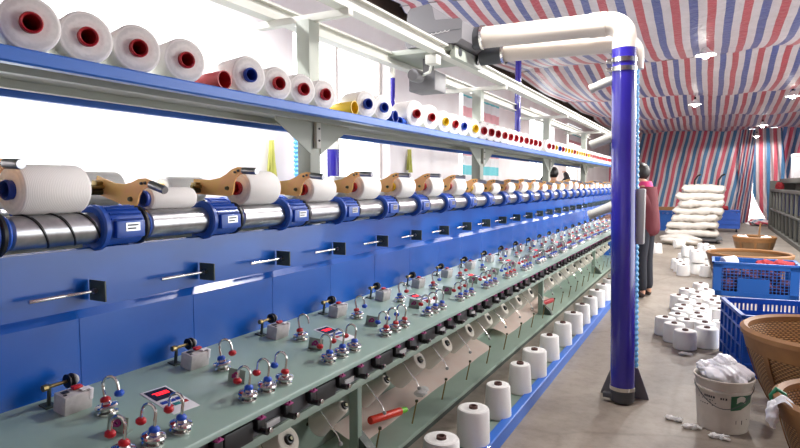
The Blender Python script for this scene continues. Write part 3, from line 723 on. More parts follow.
tag(obj('empty_tube', MB().lathe([(.016, -.16), (.026, 0), (.027, .003), (.022, .003), (.021, 0), (.012, -.16)], 20, close=True).mesh('empty_tube', 'blueplastic'), None, (-1.6, 2.99, 1.7625), (PI / 2 + .05, 0, 0)),
    'bright blue empty tube lying lengthwise on the shelf in a gap between packages', 'bobbin tube')
# cones standing on the foot rail
def cone_me(rb, rt, H, ym):
    return cached(('cn', rb, rt, H, ym), lambda: MB().lathe([(0, 0), (rb - .008, 0), (rb, .008), (rt + .003, H - .012), (rt - .002, H - .003), (rt - .012, H), (.024, H - .003), (.022, H - .02), (0, H - .02)], 36).mesh('yarn_cone', ym))
def cone_tube(H, rt=.022, col='browntube'):
    return cached(('ct', H, rt, col), lambda: MB().lathe([(rt * .62, H - .04), (rt * .62, H + .006), (rt * .7, H + .01), (rt, H + .009), (rt * 1.02, H + .004), (rt, H - .03)], 24).lathe([(0, H - .04), (rt * .62, H - .04)], 24).mesh('tube', col))
def cone(loc, rot, rb, rt, H, label, cat, group, ym='yarnw', tr=.022, col='browntube'):
    o = obj('yarn_cone', cone_me(rb, rt, H, ym), None, loc, rot); tag(o, label, cat, group)
    obj('tube', cone_tube(H, tr, col), o); return o
FR = [(2.33, 'W'), (2.733, 'W'), (3.129, 'N'), (3.569, 'n'), (3.916, 'W'), (4.347, 'N'), (4.80, 'N')] + [(5.22 + .415 * i, 'WNNW'[i % 4]) for i in range(14)]
for i, (y, t) in enumerate(FR):
    rb, rt, H = {'W': (.086, .079, .19), 'N': (.078, .066, .19), 'n': (.076, .062, .188)}[t]
    cone((-1.03, y, .0662), (0, 0, i), rb, rt, H, 'white yarn cone standing on the blue rail at floor level, %s from the camera end' % ORD[i], 'yarn cone', 'yarn cones on the blue foot rail')
# supply cones pegged under the deck, noses up to the aisle
for i, y in enumerate(CONEY):
    fat = i not in (2, 3)
    H = .205
    th = 1.0 if fat else .9
    cone((-1.5 - H * math.sin(th), y, .345 - H * math.cos(th)), (0, th, 0), .1 if fat else .062, .058 if fat else .03, H,
         'beige supply cone pegged on its side beneath the deck, %s from the camera end' % ORD[i], 'yarn cone', 'supply cones beneath the deck', 'greige', .019, 'black')
# kraft sheets and tubes in the trough behind the pins
def sheet(ya, yb, label, seed):
    r = random.Random(seed); ph = r.random() * 6
    def fn(s, t):
        y = ya + (yb - ya) * s; e = .006 * math.sin(t * 9 + ph) * (1 if s > .9 or s < .1 else 0)
        return (-1.53 - .18 * t, y + e, .062 + .06 * t + .006 * math.sin(s * 7 + ph) * t + .012 * math.sin(PI * t) + .002 * math.sin(s * 31 + t * 5))
    b = MB().grid(60, 8, fn)
    r0 = bmesh.ops.solidify(b.bm, geom=b.bm.faces[:], thickness=.004)
    return tag(obj('kraft_sheet', b.mesh('kraft_sheet', 'pink')), label, 'paper sheet')
sheet(2.42, 4.45, 'long pinkish kraft paper sheet lying in the trough beneath the cones, red tube upon it', 1)
sheet(4.88, 6.6, 'pinkish kraft paper sheet farther along the trough, dark red tube at its far end', 2)
def rtube(a, b, r, m, label, cap=None):
    a, b = Vector(a), Vector(b); t = thing('bobbin_tube', label, 'bobbin tube', a)
    part('tube', MB().tube([(0, 0, 0), (b - a) * .02, (b - a) * .98, b - a], [r * .9, r, r, r * .9], 18), m, t)
    if cap: part('cap', MB().tube([(b - a) * .985, (b - a) * 1.12, (b - a) * 1.2], [r * .72, r * .8, r * .66], 14), cap, t, label='lime green cap')
rtube((-1.545, 2.56, .148), (-1.49, 2.80, .125), .022, 'redmat', 'orange-red tube with lime green end lying on the kraft sheet', 'lime')
rtube((-1.53, 6.0, .135), (-1.49, 6.4, .115), .026, 'darkred', 'dark red tube lying at the far end of the second kraft sheet')
b = MB()
rr = random.Random(9)
for q in range(5):
    b.ball((rr.uniform(-.02, .02), rr.uniform(-.06, .06), rr.uniform(0, .02)), .03, 2, (1, 1.2, .6), lambda c: 1 + .3 * math.sin(9 * c.x + 7 * c.y) * math.cos(8 * c.z))
tag(obj('yarn_waste', b.mesh('yarn_waste', 'yarnw'), None, (-1.5, 3.12, .135)), 'tuft of white yarn waste caught on a pin above the kraft sheet', 'yarn waste')
# ------------------------------------------------------------------ travelling cleaner
cl = thing('travelling_cleaner', 'grey overhead travelling cleaner with cream ducts and purple pipe standing in the aisle', 'cleaner', (-.448, 3.878, 0))
CL = Vector((-.448, 3.878, 0))
def C(name, mb, m, parent=cl, label=None):
    mb.xf(Matrix.Translation(-CL)); o = obj(name, mb.mesh(name, m), parent)
    if label: o['label'] = label
    return o
hb = MB().prism([(-1.89, 2.35), (-1.87, 2.336), (-1.50, 2.336), (-1.47, 2.36), (-1.465, 2.47), (-1.485, 2.492), (-1.655, 2.502), (-1.665, 2.51), (-1.685, 2.595), (-1.71, 2.615), (-1.85, 2.60), (-1.868, 2.58), (-1.89, 2.44)], 3.62, 4.22)
bmesh.ops.bevel(hb.bm, geom=[e for e in hb.bm.edges if e.calc_face_angle(0) > .3], offset=.015, segments=2, affect='EDGES')
body = C('housing', hb, 'cleaner')
C('seam_groove', MB().bar((-1.475, 3.6195, 2.42), (-1.90, 3.6195, 2.42), .003, .004), 'dkgrey', body)
sq = [(-1.76 + .2 * i / 160 + .006 * math.cos(i * .24), 3.616, 2.405 + (.004 + .010 * (i < 18)) * math.sin(i * .24) * (1 - .4 * math.cos(i * .11)) + .0001 * i) for i in range(161)]
C('script_emblem', MB().tube(sq, .002, 6), 'white', body, 'raised pale script emblem')
C('carriage', MB().box((-2.10, 3.64, 2.30), (-1.55, 4.18, 2.335), .004).box((-1.57, 3.66, 2.25), (-1.53, 4.16, 2.33), .004), 'post')
for yq in (3.74, 4.08):
    C('wheel', MB().lathe([(0, -.015), (.03, -.015), (.03, .015), (0, .015)], 16, 'X', (-1.54, yq, 2.30)), 'dkgrey')
C('drive_motor', MB().box((-1.93, 3.75, 2.06), (-1.72, 3.95, 2.20), .015).lathe([(0, .0), (.04, .0), (.045, .02), (.045, .1), (0, .12)], 18, 'Y', (-1.82, 3.6, 2.15)).box((-1.85, 3.82, 2.19), (-1.79, 3.88, 2.31)), 'cleaner')
C('contact_arm', MB().tube([(-1.62, 3.5, 2.22), (-1.7, 3.62, 2.16), (-1.82, 3.7, 2.15)], .010, 8).box((-1.66, 3.46, 2.18), (-1.58, 3.54, 2.24), .006), 'cream')
C('hose_collar', MB().lathe([(.079, 0), (.084, .004), (.084, .02), (.079, .024)], 24, 'X', (-1.425, 3.878, 2.412), close=True).lathe([(.074, 0), (.078, .004), (.078, .02), (.074, .024)], 24, 'X', (-1.34, 4.08, 2.335), close=True), 'chrome')
C('rubber_sleeve', MB().tube([(-1.48, 3.878, 2.412), (-1.42, 3.878, 2.412)], .076, 24).tube([(-1.5, 4.08, 2.335), (-1.33, 4.08, 2.335)], .070, 24), 'dkgrey')
pth = [(-1.45, 3.878, 2.412), (-.60, 3.878, 2.40)] + arc((-.588, 3.878, 2.303), .097, PI / 2, 0, 8, 'XZ') + [(-.491, 3.878, 2.22)]
C('duct', MB().tube(pth, .072, 28), 'pvc')
C('duct_coupling', MB().tube([(-.70, 3.878, 2.4012), (-.60, 3.878, 2.40)], .0765, 28), 'pvc')
pth2 = [(-1.37, 4.08, 2.335), (-.54, 4.08, 2.318)] + arc((-.53, 4.07, 2.238), .08, PI / 2, 0, 8, 'XZ') + [(-.45, 4.07, 2.14)]
C('duct', MB().tube(pth2, .058, 24), 'pvc')
C('suction_pipe', MB().tube([(-.448, 3.878, .09), (-.491, 3.878, 2.236)], .0735, 36), 'pipe', label='glossy purple-blue pipe')
hz2 = [(.030 if k % 2 else .037) for k in range(118)]
C('corrugated_hose', MB().tube([(-.405 - .0004 * k, 4.06, .06 + .0178 * k) for k in range(118)], hz2, 14), 'hose', label='pale blue corrugated hose')
for z in (2.165, 2.11): C('pipe_clamp', MB().lathe([(.074, z - .014), (.078, z - .014), (.078, z + .014), (.074, z + .014)], 36, 'Z', (-.490, 3.878, 0), close=True).box((-.59, 3.84, z - .012), (-.56, 3.86, z + .012), .003), 'chrome')
C('pipe_clamp', MB().lathe([(.074, .088), (.078, .088), (.078, .112), (.074, .112)], 36, 'Z', (-.448, 3.878, 0), close=True), 'chrome')
C('suction_foot', MB().lathe([(.07, .012), (.074, .02), (.074, .092), (.07, .1), (.05, .1), (.05, .012)], 32, 'Z', (-.448, 3.878, 0), close=True).box((-.56, 3.83, .03), (-.50, 3.87, .06), .004), 'dkgrey')
for q in (-1, 1):
    C('foot_fin', MB().prism([(-.448 + q * .04, .0), (-.448 + q * .15, .0), (-.448 + q * .145, .02), (-.448 + q * .08, .2), (-.448 + q * .04, .2)], 3.99, 4.005), 'fin')
for a, b in (((-.50, 1.715), (-.66, 1.655)), ((-.50, 1.275), (-.66, 1.205)), ((-.50, 2.075), (-.67, 2.01))):
    C('side_nozzle', MB().tube([(a[0], 3.88, a[1]), (b[0], 3.88, b[1])], [.034, .027], 16).tube([(b[0] + .004, 3.88, b[1] + .001), (b[0] - .02, 3.88, b[1] - .008)], [.03, .03], 16), 'cream')
C('control_box', MB().box((-.412, 3.91, 1.02), (-.35, 3.99, 1.37), .008), 'grey', label='light grey box on the pipe')
# ------------------------------------------------------------------ floor goods
FC = [(-0.17, 5.42), (0.02, 5.56), (-0.28, 5.63), (0.0, 5.775), (-0.17, 5.84), (-0.38, 5.85), (0.16, 5.94), (-0.05, 5.99), (-0.27, 6.08), (-0.08, 6.2), (-0.25, 6.31), (-0.03, 6.41), (0.15, 6.47), (-0.23, 6.55), (-0.07, 6.63), (0.14, 6.76), (-0.21, 6.89), (0.07, 6.97), (-0.08, 7.1), (-0.31, 7.12), (0.1, 7.19), (-0.1, 7.38), (-0.23, 7.57), (-0.0, 7.6), (-0.07, 8.05)]
rf = random.Random(11)
for i, (x, y) in enumerate(FC):
    rb = rf.choice((.1, .101, .098)); H = rf.choice((.165, .17, .16))
    x = .01 + .86 * x; rb *= .93
    cone((x, y, 0), (0, 0, rf.random() * 6), rb, rb - .008, H, 'fat white yarn cone on the floor beside the blue crates, %s from the camera' % ORD[i], 'yarn cone', 'yarn cones standing on the floor', 'yarnw', .024, 'browntube')
PC = [(0.01, 9.86), (-0.3, 9.8), (-0.12, 10.07), (-0.36, 10.15), (-0.42, 10.5), (-0.15, 10.42), (0.05, 10.72), (-0.28, 10.85), (0.03, 11.15), (-0.36, 11.4), (-.05, 11.5)]
for i, (x, y) in enumerate(PC):
    cone((x, y, 0), (0, 0, i), .098, .085, .17, 'white yarn cone on the floor in the pile past the crates, %s from the camera' % ORD[i], 'yarn cone', 'yarn cones piled behind the crates')
for i, (x, y) in enumerate([(-.12, 10.07), (-.15, 10.42), (.05, 10.72), (-.28, 10.85), (.03, 11.15), (-.05, 11.5)]):
    cone((x, y, .18), (0, 0, i), .1, .09, .175, 'white yarn cone standing on another one past the crates, %s from the camera' % ORD[i], 'yarn cone', 'yarn cones piled behind the crates')
cone((-.903, 12.76, 0), (0, 0, 0), .12, .1, .2, 'lone white yarn cone standing on the floor past the person in maroon', 'yarn cone', None)
cone((-.62, 13.9, .1), (0, PI / 2, .4), .1, .09, .2, 'white yarn cone lying on its side before the stack of sacks', 'yarn cone', None)

def crate(w, d, h, m, label, loc, rz, mesh=False, name='crate', casters=False):
    z0 = .13 if casters else 0
    t = thing(name, label, 'crate', loc, (0, 0, rz))
    part('base', MB().box((-w / 2 + .02, -d / 2 + .02, z0), (w / 2 - .02, d / 2 - .02, z0 + .02)), m, t)
    def panel(L, face):
        b = MB()
        def bx(a0, a1, zz0, zz1, o0, o1): # along wall, height, outward offset
            b.box((a0, o0, zz0), (a1, o1, zz1))
        n = max(4, round(L / .13))
        if mesh:
            nn = round(L / .042)
            for i in range(nn + 1): bx(-L / 2 + .02 + (L - .04) * i / nn - .004, -L / 2 + .02 + (L - .04) * i / nn + .004, z0 + .02, z0 + h - .05, -.006, .0)
            for j in range(1, 9): bx(-L / 2, L / 2, z0 + .02 + (h - .08) * j / 9 - .003, z0 + .02 + (h - .08) * j / 9 + .003, -.005, .001)
            bx(-L * .17, L * .2, z0 + .04, z0 + h * .55, -.008, .004); bx(-L / 2, -L / 2 + .09, z0, z0 + h, -.012, .006); bx(L / 2 - .09, L / 2, z0, z0 + h, -.012, .006)
            bx(-L / 2, L / 2, z0, z0 + .06, -.012, .006); bx(-L / 2, L / 2, z0 + h - .07, z0 + h, -.012, .006)
        else:
            bx(-L / 2, L / 2, z0, z0 + h * .8, -.012, 0)
            ns = round(L / .03)
            for i in range(ns): bx(-L / 2 + L * (i + .25) / ns, -L / 2 + L * (i + .75) / ns, z0 + h * .79, z0 + h * .93, -.010, -.002)
            bx(-L / 2, L / 2, z0 + h * .92, z0 + h, -.012, 0)
            for i in range(n + 1): bx(-L / 2 + L * i / n - .008, -L / 2 + L * i / n + .008, z0, z0 + h - .03, -.002, .016)
            for zz in (.22, .5, .78): bx(-L / 2, L / 2, z0 + h * zz - .007, z0 + h * zz + .007, -.002, .016)
        me = b.mesh('wall_lattice', m, False)
        return me
    A, B = panel(w, 0), panel(d, 1)
    obj('lattice_side', A, t, (0, -d / 2 + .0, 0), (0, 0, PI)); obj('lattice_side', A, t, (0, d / 2, 0), (0, 0, 0))
    obj('lattice_side', B, t, (-w / 2, 0, 0), (0, 0, PI / 2)); obj('lattice_side', B, t, (w / 2, 0, 0), (0, 0, -PI / 2))
    r = MB(); e = .022
    for p, q in (((-w / 2 - e, -d / 2 - e), (w / 2 + e, -d / 2 + .008)), ((-w / 2 - e, d / 2 - .008), (w / 2 + e, d / 2 + e)), ((-w / 2 - e, -d / 2 - e), (-w / 2 + .008, d / 2 + e)), ((w / 2 - .008, -d / 2 - e), (w / 2 + e, d / 2 + e))):
        r.box((p[0], p[1], z0 + h - .02), (q[0], q[1], z0 + h + .006), .003)
    part('rim', r, m, t)
    if casters:
        part('platform', MB().box((-w / 2, -d / 2, .1), (w / 2, d / 2, .13), .004), m, t)
        for sx in (-1, 1):
            for sy in (-1, 1):
                wq = part('caster', MB().lathe([(0, -.015), (.045, -.018), (.05, -.01), (.05, .01), (.045, .018), (0, .015)], 16, 'X', (sx * (w / 2 - .07), sy * (d / 2 - .07), .05)), 'black', t)
                part('fork', MB().box((sx * (w / 2 - .07) - .024, sy * (d / 2 - .07) - .02, .05), (sx * (w / 2 - .07) + .024, sy * (d / 2 - .07) + .02, .1), .003), 'steel', wq)
    return t
crate(.90, .56, .42, 'crate', 'blue mesh-sided crate heaped with red and maroon yarn', (.54, 8.55, 0), 0, True)
crate(.95, .70, .455, 'crateb', 'empty ribbed deep blue crate beside the large wicker basket', (.665, 5.21, 0), .17)
crate(.72, .55, .50, 'crateb', 'blue crate on casters far down the aisle beside the white sacks', (.46, 19.6, 0), 0, False, 'wheeled_crate', True)
crate(.6, .5, .6, 'crate', 'blue crate far away, behind the person in maroon, brown cardboard upon it', (-1.2, 19.3, 0), .1)
def lump(name, loc, r, sc, m, label, cat, group, seed, sub=3, amp=.18):
    q = random.Random(seed); a, b, c = [q.uniform(3, 7) for _ in range(3)]
    me = MB().ball((0, 0, 0), r, sub, sc, lambda v: 1 + amp * math.sin(a * v.x + 1.3 * seed) * math.cos(b * v.y) + amp * .6 * math.sin(c * 2 * v.z + a * v.y)).mesh(name, m)
    return tag(obj(name, me, None, loc, (0, 0, q.random() * 6)), label, cat, group)
for i, (x, y, z) in enumerate([(.24, 8.42, .11), (.45, 8.45, .11), (.66, 8.42, .11), (.86, 8.45, .11), (.3, 8.68, .11), (.55, 8.7, .11), (.8, 8.68, .11), (.28, 8.5, .26), (.5, 8.5, .25), (.72, 8.5, .26)]):
    lump('yarn_bundle', (x, y, z), .115, (1, .95, .85), 'darkyarn', 'dark maroon yarn bundle inside the blue mesh crate', 'yarn bundle', 'maroon yarn bundles in the mesh crate', i)
for i, (x, y, z) in enumerate([(.66, 8.62, .37), (.80, 8.50, .38), (.90, 8.62, .36)]):
    lump('yarn_bundle', (x, y, z), .1, (1.1, .9, .7), 'redyarn', 'bright red yarn bundle heaped at the rim of the blue mesh crate', 'yarn bundle', 'red yarn bundles in the mesh crate', 30 + i)
cone((.2, 8.6, .365), (0, PI / 2 - .2, .5), .085, .07, .17, 'single white yarn cone lying upon the yarn in the blue mesh crate', 'yarn cone', None)
for i in range(3):
    tag(obj('cardboard_sheet', MB().box((-.35, -.22, 0), (.35, .22, .03), .004).mesh('cardboard_sheet', 'cardboard'), None, (-1.15, 19.3, .608 + .033 * i), (0, 0, .1 * i)),
        'brown cardboard sheet lying on the far blue crate, %s of three counting up' % ORD[i], 'cardboard', 'cardboard on the far crate')
lump('bundle', (.40, 19.55, .68), .13, (1.2, 1, .6), 'redyarn', 'small red bundle resting in the wheeled blue crate', 'bundle', None, 51)
lump('bundle', (.22, 19.7, .70), .12, (1, 1, .7), 'darkcloth', 'small black bundle resting in the wheeled blue crate', 'bundle', None, 52)

# wicker baskets
def basket(R, r0, h, label, loc, m='wicker', staves=10, flare=.0):
    t = thing('wicker_basket', label, 'basket', loc)
    th = .014
    def rad(q): return r0 + (R - r0) * (q ** .8) + .03 * math.sin(PI * q) * R
    prof = [(0, 0), (r0, 0)] + [(rad(q / 10), h * q / 10) for q in range(1, 11)] + [(rad(q / 10) - th, h * q / 10) for q in range(10, 0, -1)] + [(r0 - th, .02), (0, .02)]
    part('woven_body', MB().lathe(prof, 64), m, t)
    part('rim', MB().lathe([(R - .022, h - .02), (R + .014, h - .02), (R + .018, h + .01), (R - .004, h + .026), (R - .026, h + .012)], 64, close=True), 'bamboo', t)
    part('rim_band', MB().lathe([(rad(.78) + .002, h * .78), (rad(.78) + .010, h * .78), (rad(.98) + .008, h * .96), (rad(.98), h * .96)], 64, close=True), 'bamboo', t)
    part('foot_ring', MB().lathe([(r0 - .01, 0), (r0 + .012, 0), (rad(.1) + .01, h * .1), (rad(.1) - .004, h * .1)], 64, close=True), 'bamboo', t)
    for k in range(staves):
        a = 2 * PI * k / staves
        pts = [((rad(q / 6) + .006) * math.cos(a), (rad(q / 6) + .006) * math.sin(a), max(.008, h * q / 6)) for q in range(7)]
        b = MB()
        for p, q in zip(pts, pts[1:]): b.bar(p, q, .035, .006, up=(math.cos(a), math.sin(a), 0))
        part('stave', b, 'bamboo', t)
    return t
basket(.47, .27, .5, 'large round wicker basket in front of the empty blue crate', (.69, 4.2, 0))
basket(.34, .2, .385, 'smaller wicker basket in front of the large one, white cloth over its rim', (.66, 3.25, 0))
basket(.52, .36, .42, 'wide brown wicker basket partly hidden behind the blue mesh crate', (.53, 9.42, 0), 'wicker_dark')
basket(.36, .24, .36, 'distant brown wicker basket standing alone in the aisle, stick rising from it', (.82, 13.2, 0), 'wicker_dark', 8)
tag(obj('stick', MB().tube([(0, 0, 0), (.05, 0, .62)], .016, 8).mesh('stick', 'cardboard'), None, (.86, 13.15, .025)), 'short brown stick standing in the distant basket', 'stick')
lump('yarn_waste', (.62, 13.25, .30), .12, (1, 1, .8), 'yarnw', 'white yarn waste bulging over one side of the distant basket', 'yarn waste', None, 61)
lump('yarn_waste', (1.03, 13.25, .30), .11, (1, 1, .8), 'yarnw', 'white yarn waste beside the stick in the distant basket', 'yarn waste', None, 62)
# cloth over the small basket's rim
def drape(s, t):
    q = t * 2 - 1
    out = .335 - .055 * min(1, max(0, -q) * 2.2) + .05 * max(0, q)
    z = .418 - .14 * max(0, -q) ** 1.5 - .05 * max(0, q) ** 1.3 + .008 * math.sin(s * 11)
    return (out + .012 * math.sin(s * 9 + q * 3) * abs(q) + (.02 * abs(q) if q < 0 else 0), 3.12 + .11 * (s - .5) * (1 + .3 * q), z)
b = MB().grid(16, 20, drape); bmesh.ops.solidify(b.bm, geom=b.bm.faces[:], thickness=.02)
b.ball((.295, 3.12, .34), .05, 4, (.5, 1.05, 1.2), lambda v: 1 + .18 * math.sin(5 * v.y + 3 * v.z) * math.cos(6 * v.z))
tag(obj('cloth', b.mesh('cloth', 'bag')), 'crumpled white cloth hung over the rim of the smaller wicker basket', 'cloth')
tag(obj('green_strap', MB().tube([(.315, 3.24, .33), (.298, 3.24, .385), (.318, 3.24, .42), (.35, 3.24, .40), (.36, 3.24, .34)], .012, 8).mesh('green_strap', mat('green_strap', (40, 120, 84), .5))), 'green strap looped on the smaller basket rim beside the cloth', 'strap')

# bucket
BX, BY = .113, 3.76
bk = thing('bucket', 'dirty white plastic bucket with green print, stuffed with clear plastic film', 'bucket', (BX, BY, 0)); bk.scale = (.89, .89, .86)
part('body', MB().lathe([(0, 0), (.14, 0), (.146, .006), (.163, .27), (.172, .272), (.172, .284), (.164, .288), (.166, .335), (.176, .338), (.177, .352), (.168, .354), (.160, .34), (.142, .012), (0, .012)], 48), 'bucket', bk)
def patch(a0, a1, z0, z1, m, nm, n=12, dr=.0015, fn=None):
    rz = lambda z: .146 + (.163 - .146) * z / .27 + dr
    return part(nm, MB().grid(n, 8, lambda s, t: ((lambda a, z: (rz(z) * math.cos(a), rz(z) * math.sin(a), z))(math.radians(a0 + (a1 - a0) * s), z0 + (z1 - z0) * t + (fn(s) if fn else 0)))), m, bk)
patch(-76, -24, .165, .262, 'bucketgreen', 'green_print', fn=lambda s: .02 * s)
patch(-64, -44, .215, .252, 'bucket', 'white_badge', dr=.0025, fn=lambda s: .013 * math.sin(PI * s))
patch(-52, -26, .150, .180, 'bucket', 'worn_patch', dr=.0025, fn=lambda s: .034 * s)
tx = MB(); rq = random.Random(2)
def dash(a0, a1, z0, z1):
    rz = .146 + .017 * z0 / .27 + .0018
    tx.grid(5, 1, lambda s, t: (rz * math.cos(math.radians(a0 + (a1 - a0) * s)), rz * math.sin(math.radians(a0 + (a1 - a0) * s)), z0 + (z1 - z0) * t))
for a in range(-152, -84, 5):
    if rq.random() < .8: dash(a, a + rq.uniform(2.4, 4.6), .232, .246)
for row, z in enumerate((.212, .196, .18)):
    for a in range(-150, -104, 6):
        if rq.random() < .7: dash(a, a + rq.uniform(1.4, 3.4), z, z + .007)
for a in range(-70, -28, 7):
    if rq.random() < .5: dash(a, a + rq.uniform(1, 2.4), rq.uniform(.05, .13), rq.uniform(.13, .136) - .002 if False else .1)
part('print_lettering', tx, 'ink', bk)
part('wire_handle', MB().tube([(.17 * math.cos(a), .176 * math.sin(a) * 1.0 - .006, .30 - .12 * math.sin((a + PI) ) ** 2 * 1.0) for a in [-PI + PI * i / 24 for i in range(25)]], .0025, 6), 'dkgrey', bk)
def crum(v):
    return 1 + .16 * math.sin(5.1 * v.x + 3.3 * v.y) * math.cos(4.7 * v.z + 2 * v.x) + .06 * math.sin(13 * v.x + 9 * v.z) * math.cos(11 * v.y) + .025 * math.sin(29 * v.y + 23 * v.x)
bag = obj('plastic_film', MB().ball((0, 0, 0), .135, 5, (.95, .95, .5), crum).mesh('plastic_film', 'bag'), None, (BX + .0, BY, .312))
tag(bag, 'crumpled clear white plastic film stuffed in the bucket', 'plastic film')
obj('tuft', MB().ball((.0, .0, .06), .055, 4, (1, 1, .9), crum).mesh('tuft', 'bag'), bag)
obj('tuft', MB().ball((-.10, -.01, .03), .042, 4, (1, 1, .8), crum).mesh('tuft', 'bag'), bag)
# scraps and stain on the floor
def scrap(x, y, label, seed):
    q = random.Random(seed); b = MB()
    for _ in range(3):
        p = [Vector((q.uniform(-.05, .05), q.uniform(-.03, .03), .006 + q.random() * .012)) for _ in range(7)]
        b.tube(p, [.003] + [q.uniform(.004, .009) for _ in range(5)] + [.003], 6)
    b.ball((-.03, .0, .014), .02, 2, (1.3, 1, .6), lambda v: 1 + .3 * math.sin(9 * v.x + 7 * v.y))
    tag(obj('yarn_scrap', b.mesh('yarn_scrap', 'yarnw'), None, (x, y, .0)), label, 'yarn scrap')
scrap(-.13, 3.72, 'white yarn scrap on the floor, the larger one before the bucket', 1)
scrap(-.035, 3.63, 'white yarn scrap on the floor closest to the bucket', 2)
scrap(-.12, 5.2, 'white yarn scrap on the floor before the first fat cones', 3)
scrap(-.15, 12.3, 'white yarn scrap on the floor behind the cone pile', 4)
scrap(.1, 3.56, 'tiny white yarn scrap at the foot of the bucket', 5)

# sacks on a hand trolley
tr = thing('hand_trolley', 'low hand trolley with black handles carrying the white sacks', 'trolley', (-.28, 15.7, 0))
part('platform', MB().box((-.6, -.42, .09), (.6, .42, .12), .006), 'dkgrey', tr)
for sx in (-1, 1):
    for sy in (-1, 1): part('wheel', MB().lathe([(0, -.02), (.045, -.02), (.05, -.012), (.05, .012), (.045, .02), (0, .02)], 16, 'X', (sx * .5, sy * .34, .05)), 'black', tr)
for sx in (-.05, .47):
    part('handle', MB().tube([(sx - .06, .44, .12), (sx, .47, 1.3), (sx + .02, .47, 1.5), (sx + .08, .46, 1.6), (sx + .15, .45, 1.64)], .022, 10), 'black', tr)
rk = random.Random(21)
for i in range(7):
    ph = rk.random() * 6
    W, D, Hh = 1.12 - .03 * i + rk.uniform(-.05, .05), .84, .185
    def sk(v, ph=ph): return 1 + .035 * math.sin(7 * v.x + ph) * math.cos(6 * v.y) + .025 * math.sin(17 * v.x + 13 * v.y + ph)
    b = MB(); rr_ = bmesh.ops.create_grid(b.bm, x_segments=1, y_segments=1, size=1); b.bm.free(); b = MB()
    def top(sg):
        def fn(s, t):
            u, v = s * 2 - 1, t * 2 - 1
            e = max(0, (1 - abs(u) ** 8) * (1 - abs(v) ** 6)) ** .33
            wob = .06 * math.sin(9 * u + ph) * math.cos(7 * v + ph) + .02 * math.sin(21 * u + 2 * ph)
            return (u * W / 2 * (1 + .04 * math.sin(5 * v + ph)), v * D / 2 * (1 + .04 * math.sin(4 * u + ph)), sg * Hh / 2 * e * (1 + wob * 4) + .022 * math.sin(5 * u + ph) * abs(u))
        return fn
    b.grid(28, 20, top(1)); b.grid(28, 20, top(-1)); bmesh.ops.remove_doubles(b.bm, verts=b.bm.verts[:], dist=.0008)
    tag(obj('sack', b.mesh('sack', 'sack', True, 80), None, (-.35 + .035 * i + rk.uniform(-.06, .06), 15.7 + rk.uniform(-.03, .03), .235 + .175 * i), (0, rk.uniform(-.03, .03), rk.uniform(-.12, .12))),
        'plump white woven sack stacked on the trolley, %s counting up from the bottom' % ORD[i], 'sack', 'white sacks stacked on the trolley')
lump('sack', (-.55, 14.75, .12), .3, (1.5, 1, .42), 'sack', 'crumpled white sack slumped on the floor before the stack', 'sack', None, 71, 4, .1)

lump('tarp_heap', (1.55, 22.9, .1), .3, (1.5, 1, .42), 'tarp_flap', 'heap of striped tarp on the floor before the bright doorway gap', 'tarpaulin', None, 77, 4, .12)
# far machine along the opposite side
fm = thing('winding_machine', 'dark grey-green framed machine with blue panels along the far side of the aisle', 'winding machine', (2.2, 17.5, 0))
FMo = Vector((2.2, 17.5, 0))
def F(name, mb, m, label=None):
    mb.xf(Matrix.Translation(-FMo)); o = obj(name, mb.mesh(name, m), fm)
    if label: o['label'] = label
fa, fb = 11.5, 21.6
F('cabinet', MB().box((1.85, fa, .05), (2.6, fb, 1.2)), 'machdark')
F('rail', MB().box((1.72, fa, 1.17), (1.80, fb, 1.25), .006), 'machgrey'); F('rail', MB().box((1.72, fa, .60), (1.78, fb, .65), .006), 'machgrey'); F('rail', MB().box((1.70, fa, .0), (1.80, fb, .10), .006), 'machgrey')
n = 12
for i in range(n + 1):
    y = fa + (fb - fa) * i / n
    F('upright', MB().box((1.73, y - .03, .08), (1.79, y + .03, 1.2), .005), 'machgrey')
    if i < n: F('blue_panel', MB().box((1.81, y + .06, .68), (1.85, y + (fb - fa) / n - .06, 1.14), .004), 'darkpanel')
F('end_panel', MB().box((1.70, fb, 0), (2.62, fb + .06, 1.5), .006), 'machgrey')
F('upper_duct', MB().box((1.95, fa, 1.42), (2.5, fb, 1.56), .03), 'machgrey'); F('stay', MB().box((2.1, 13, 1.2), (2.14, 13.05, 1.43)), 'machgrey')
F('stay', MB().box((2.1, 19, 1.2), (2.14, 19.05, 1.43)), 'machgrey')
wb = thing('carton', 'tall white carton standing on the far machine with blue panels', 'carton', (2.15, 18.6, 1.56))
part('box', MB().box((-.2, -.3, 0), (.2, .3, .62), .01), 'white', wb); part('lid', MB().box((-.21, -.31, .56), (.21, .31, .64), .006), 'white', wb)
lump('bundle', (1.9, 20.9, 1.33), .13, (1, 1, 1), 'redyarn', 'small orange-red bundle at the end of the far machine', 'bundle', None, 81)
# ------------------------------------------------------------------ people
def skin(nodes, edges, lv=2):
    """nodes: name -> (pos, radius or (rx, ry)); returns an evaluated mesh"""
    me = bpy.data.meshes.new('sk'); names = list(nodes); ix = {n: i for i, n in enumerate(names)}
    me.from_pydata([nodes[n][0] for n in names], [(ix[a], ix[b]) for a, b in edges], [])
    o = bpy.data.objects.new('sk', me); COL.objects.link(o)
    o.modifiers.new('s', 'SKIN'); 
    for n, sv in zip(names, me.skin_vertices[0].data):
        r = nodes[n][1]; sv.radius = r if isinstance(r, tuple) else (r, r); sv.use_root = False
    me.skin_vertices[0].data[0].use_root = True
    m = o.modifiers.new('u', 'SUBSURF'); m.levels = lv; m.render_levels = lv
    dg = bpy.context.evaluated_depsgraph_get(); dg.update()
    out = bpy.data.meshes.new_from_object(o.evaluated_get(dg))
    bpy.data.objects.remove(o); return out

def join(meshes, name, m):
    b = MB()
    for q in meshes: b.bm.from_mesh(q)
    return b.mesh(name, m, True, 180)

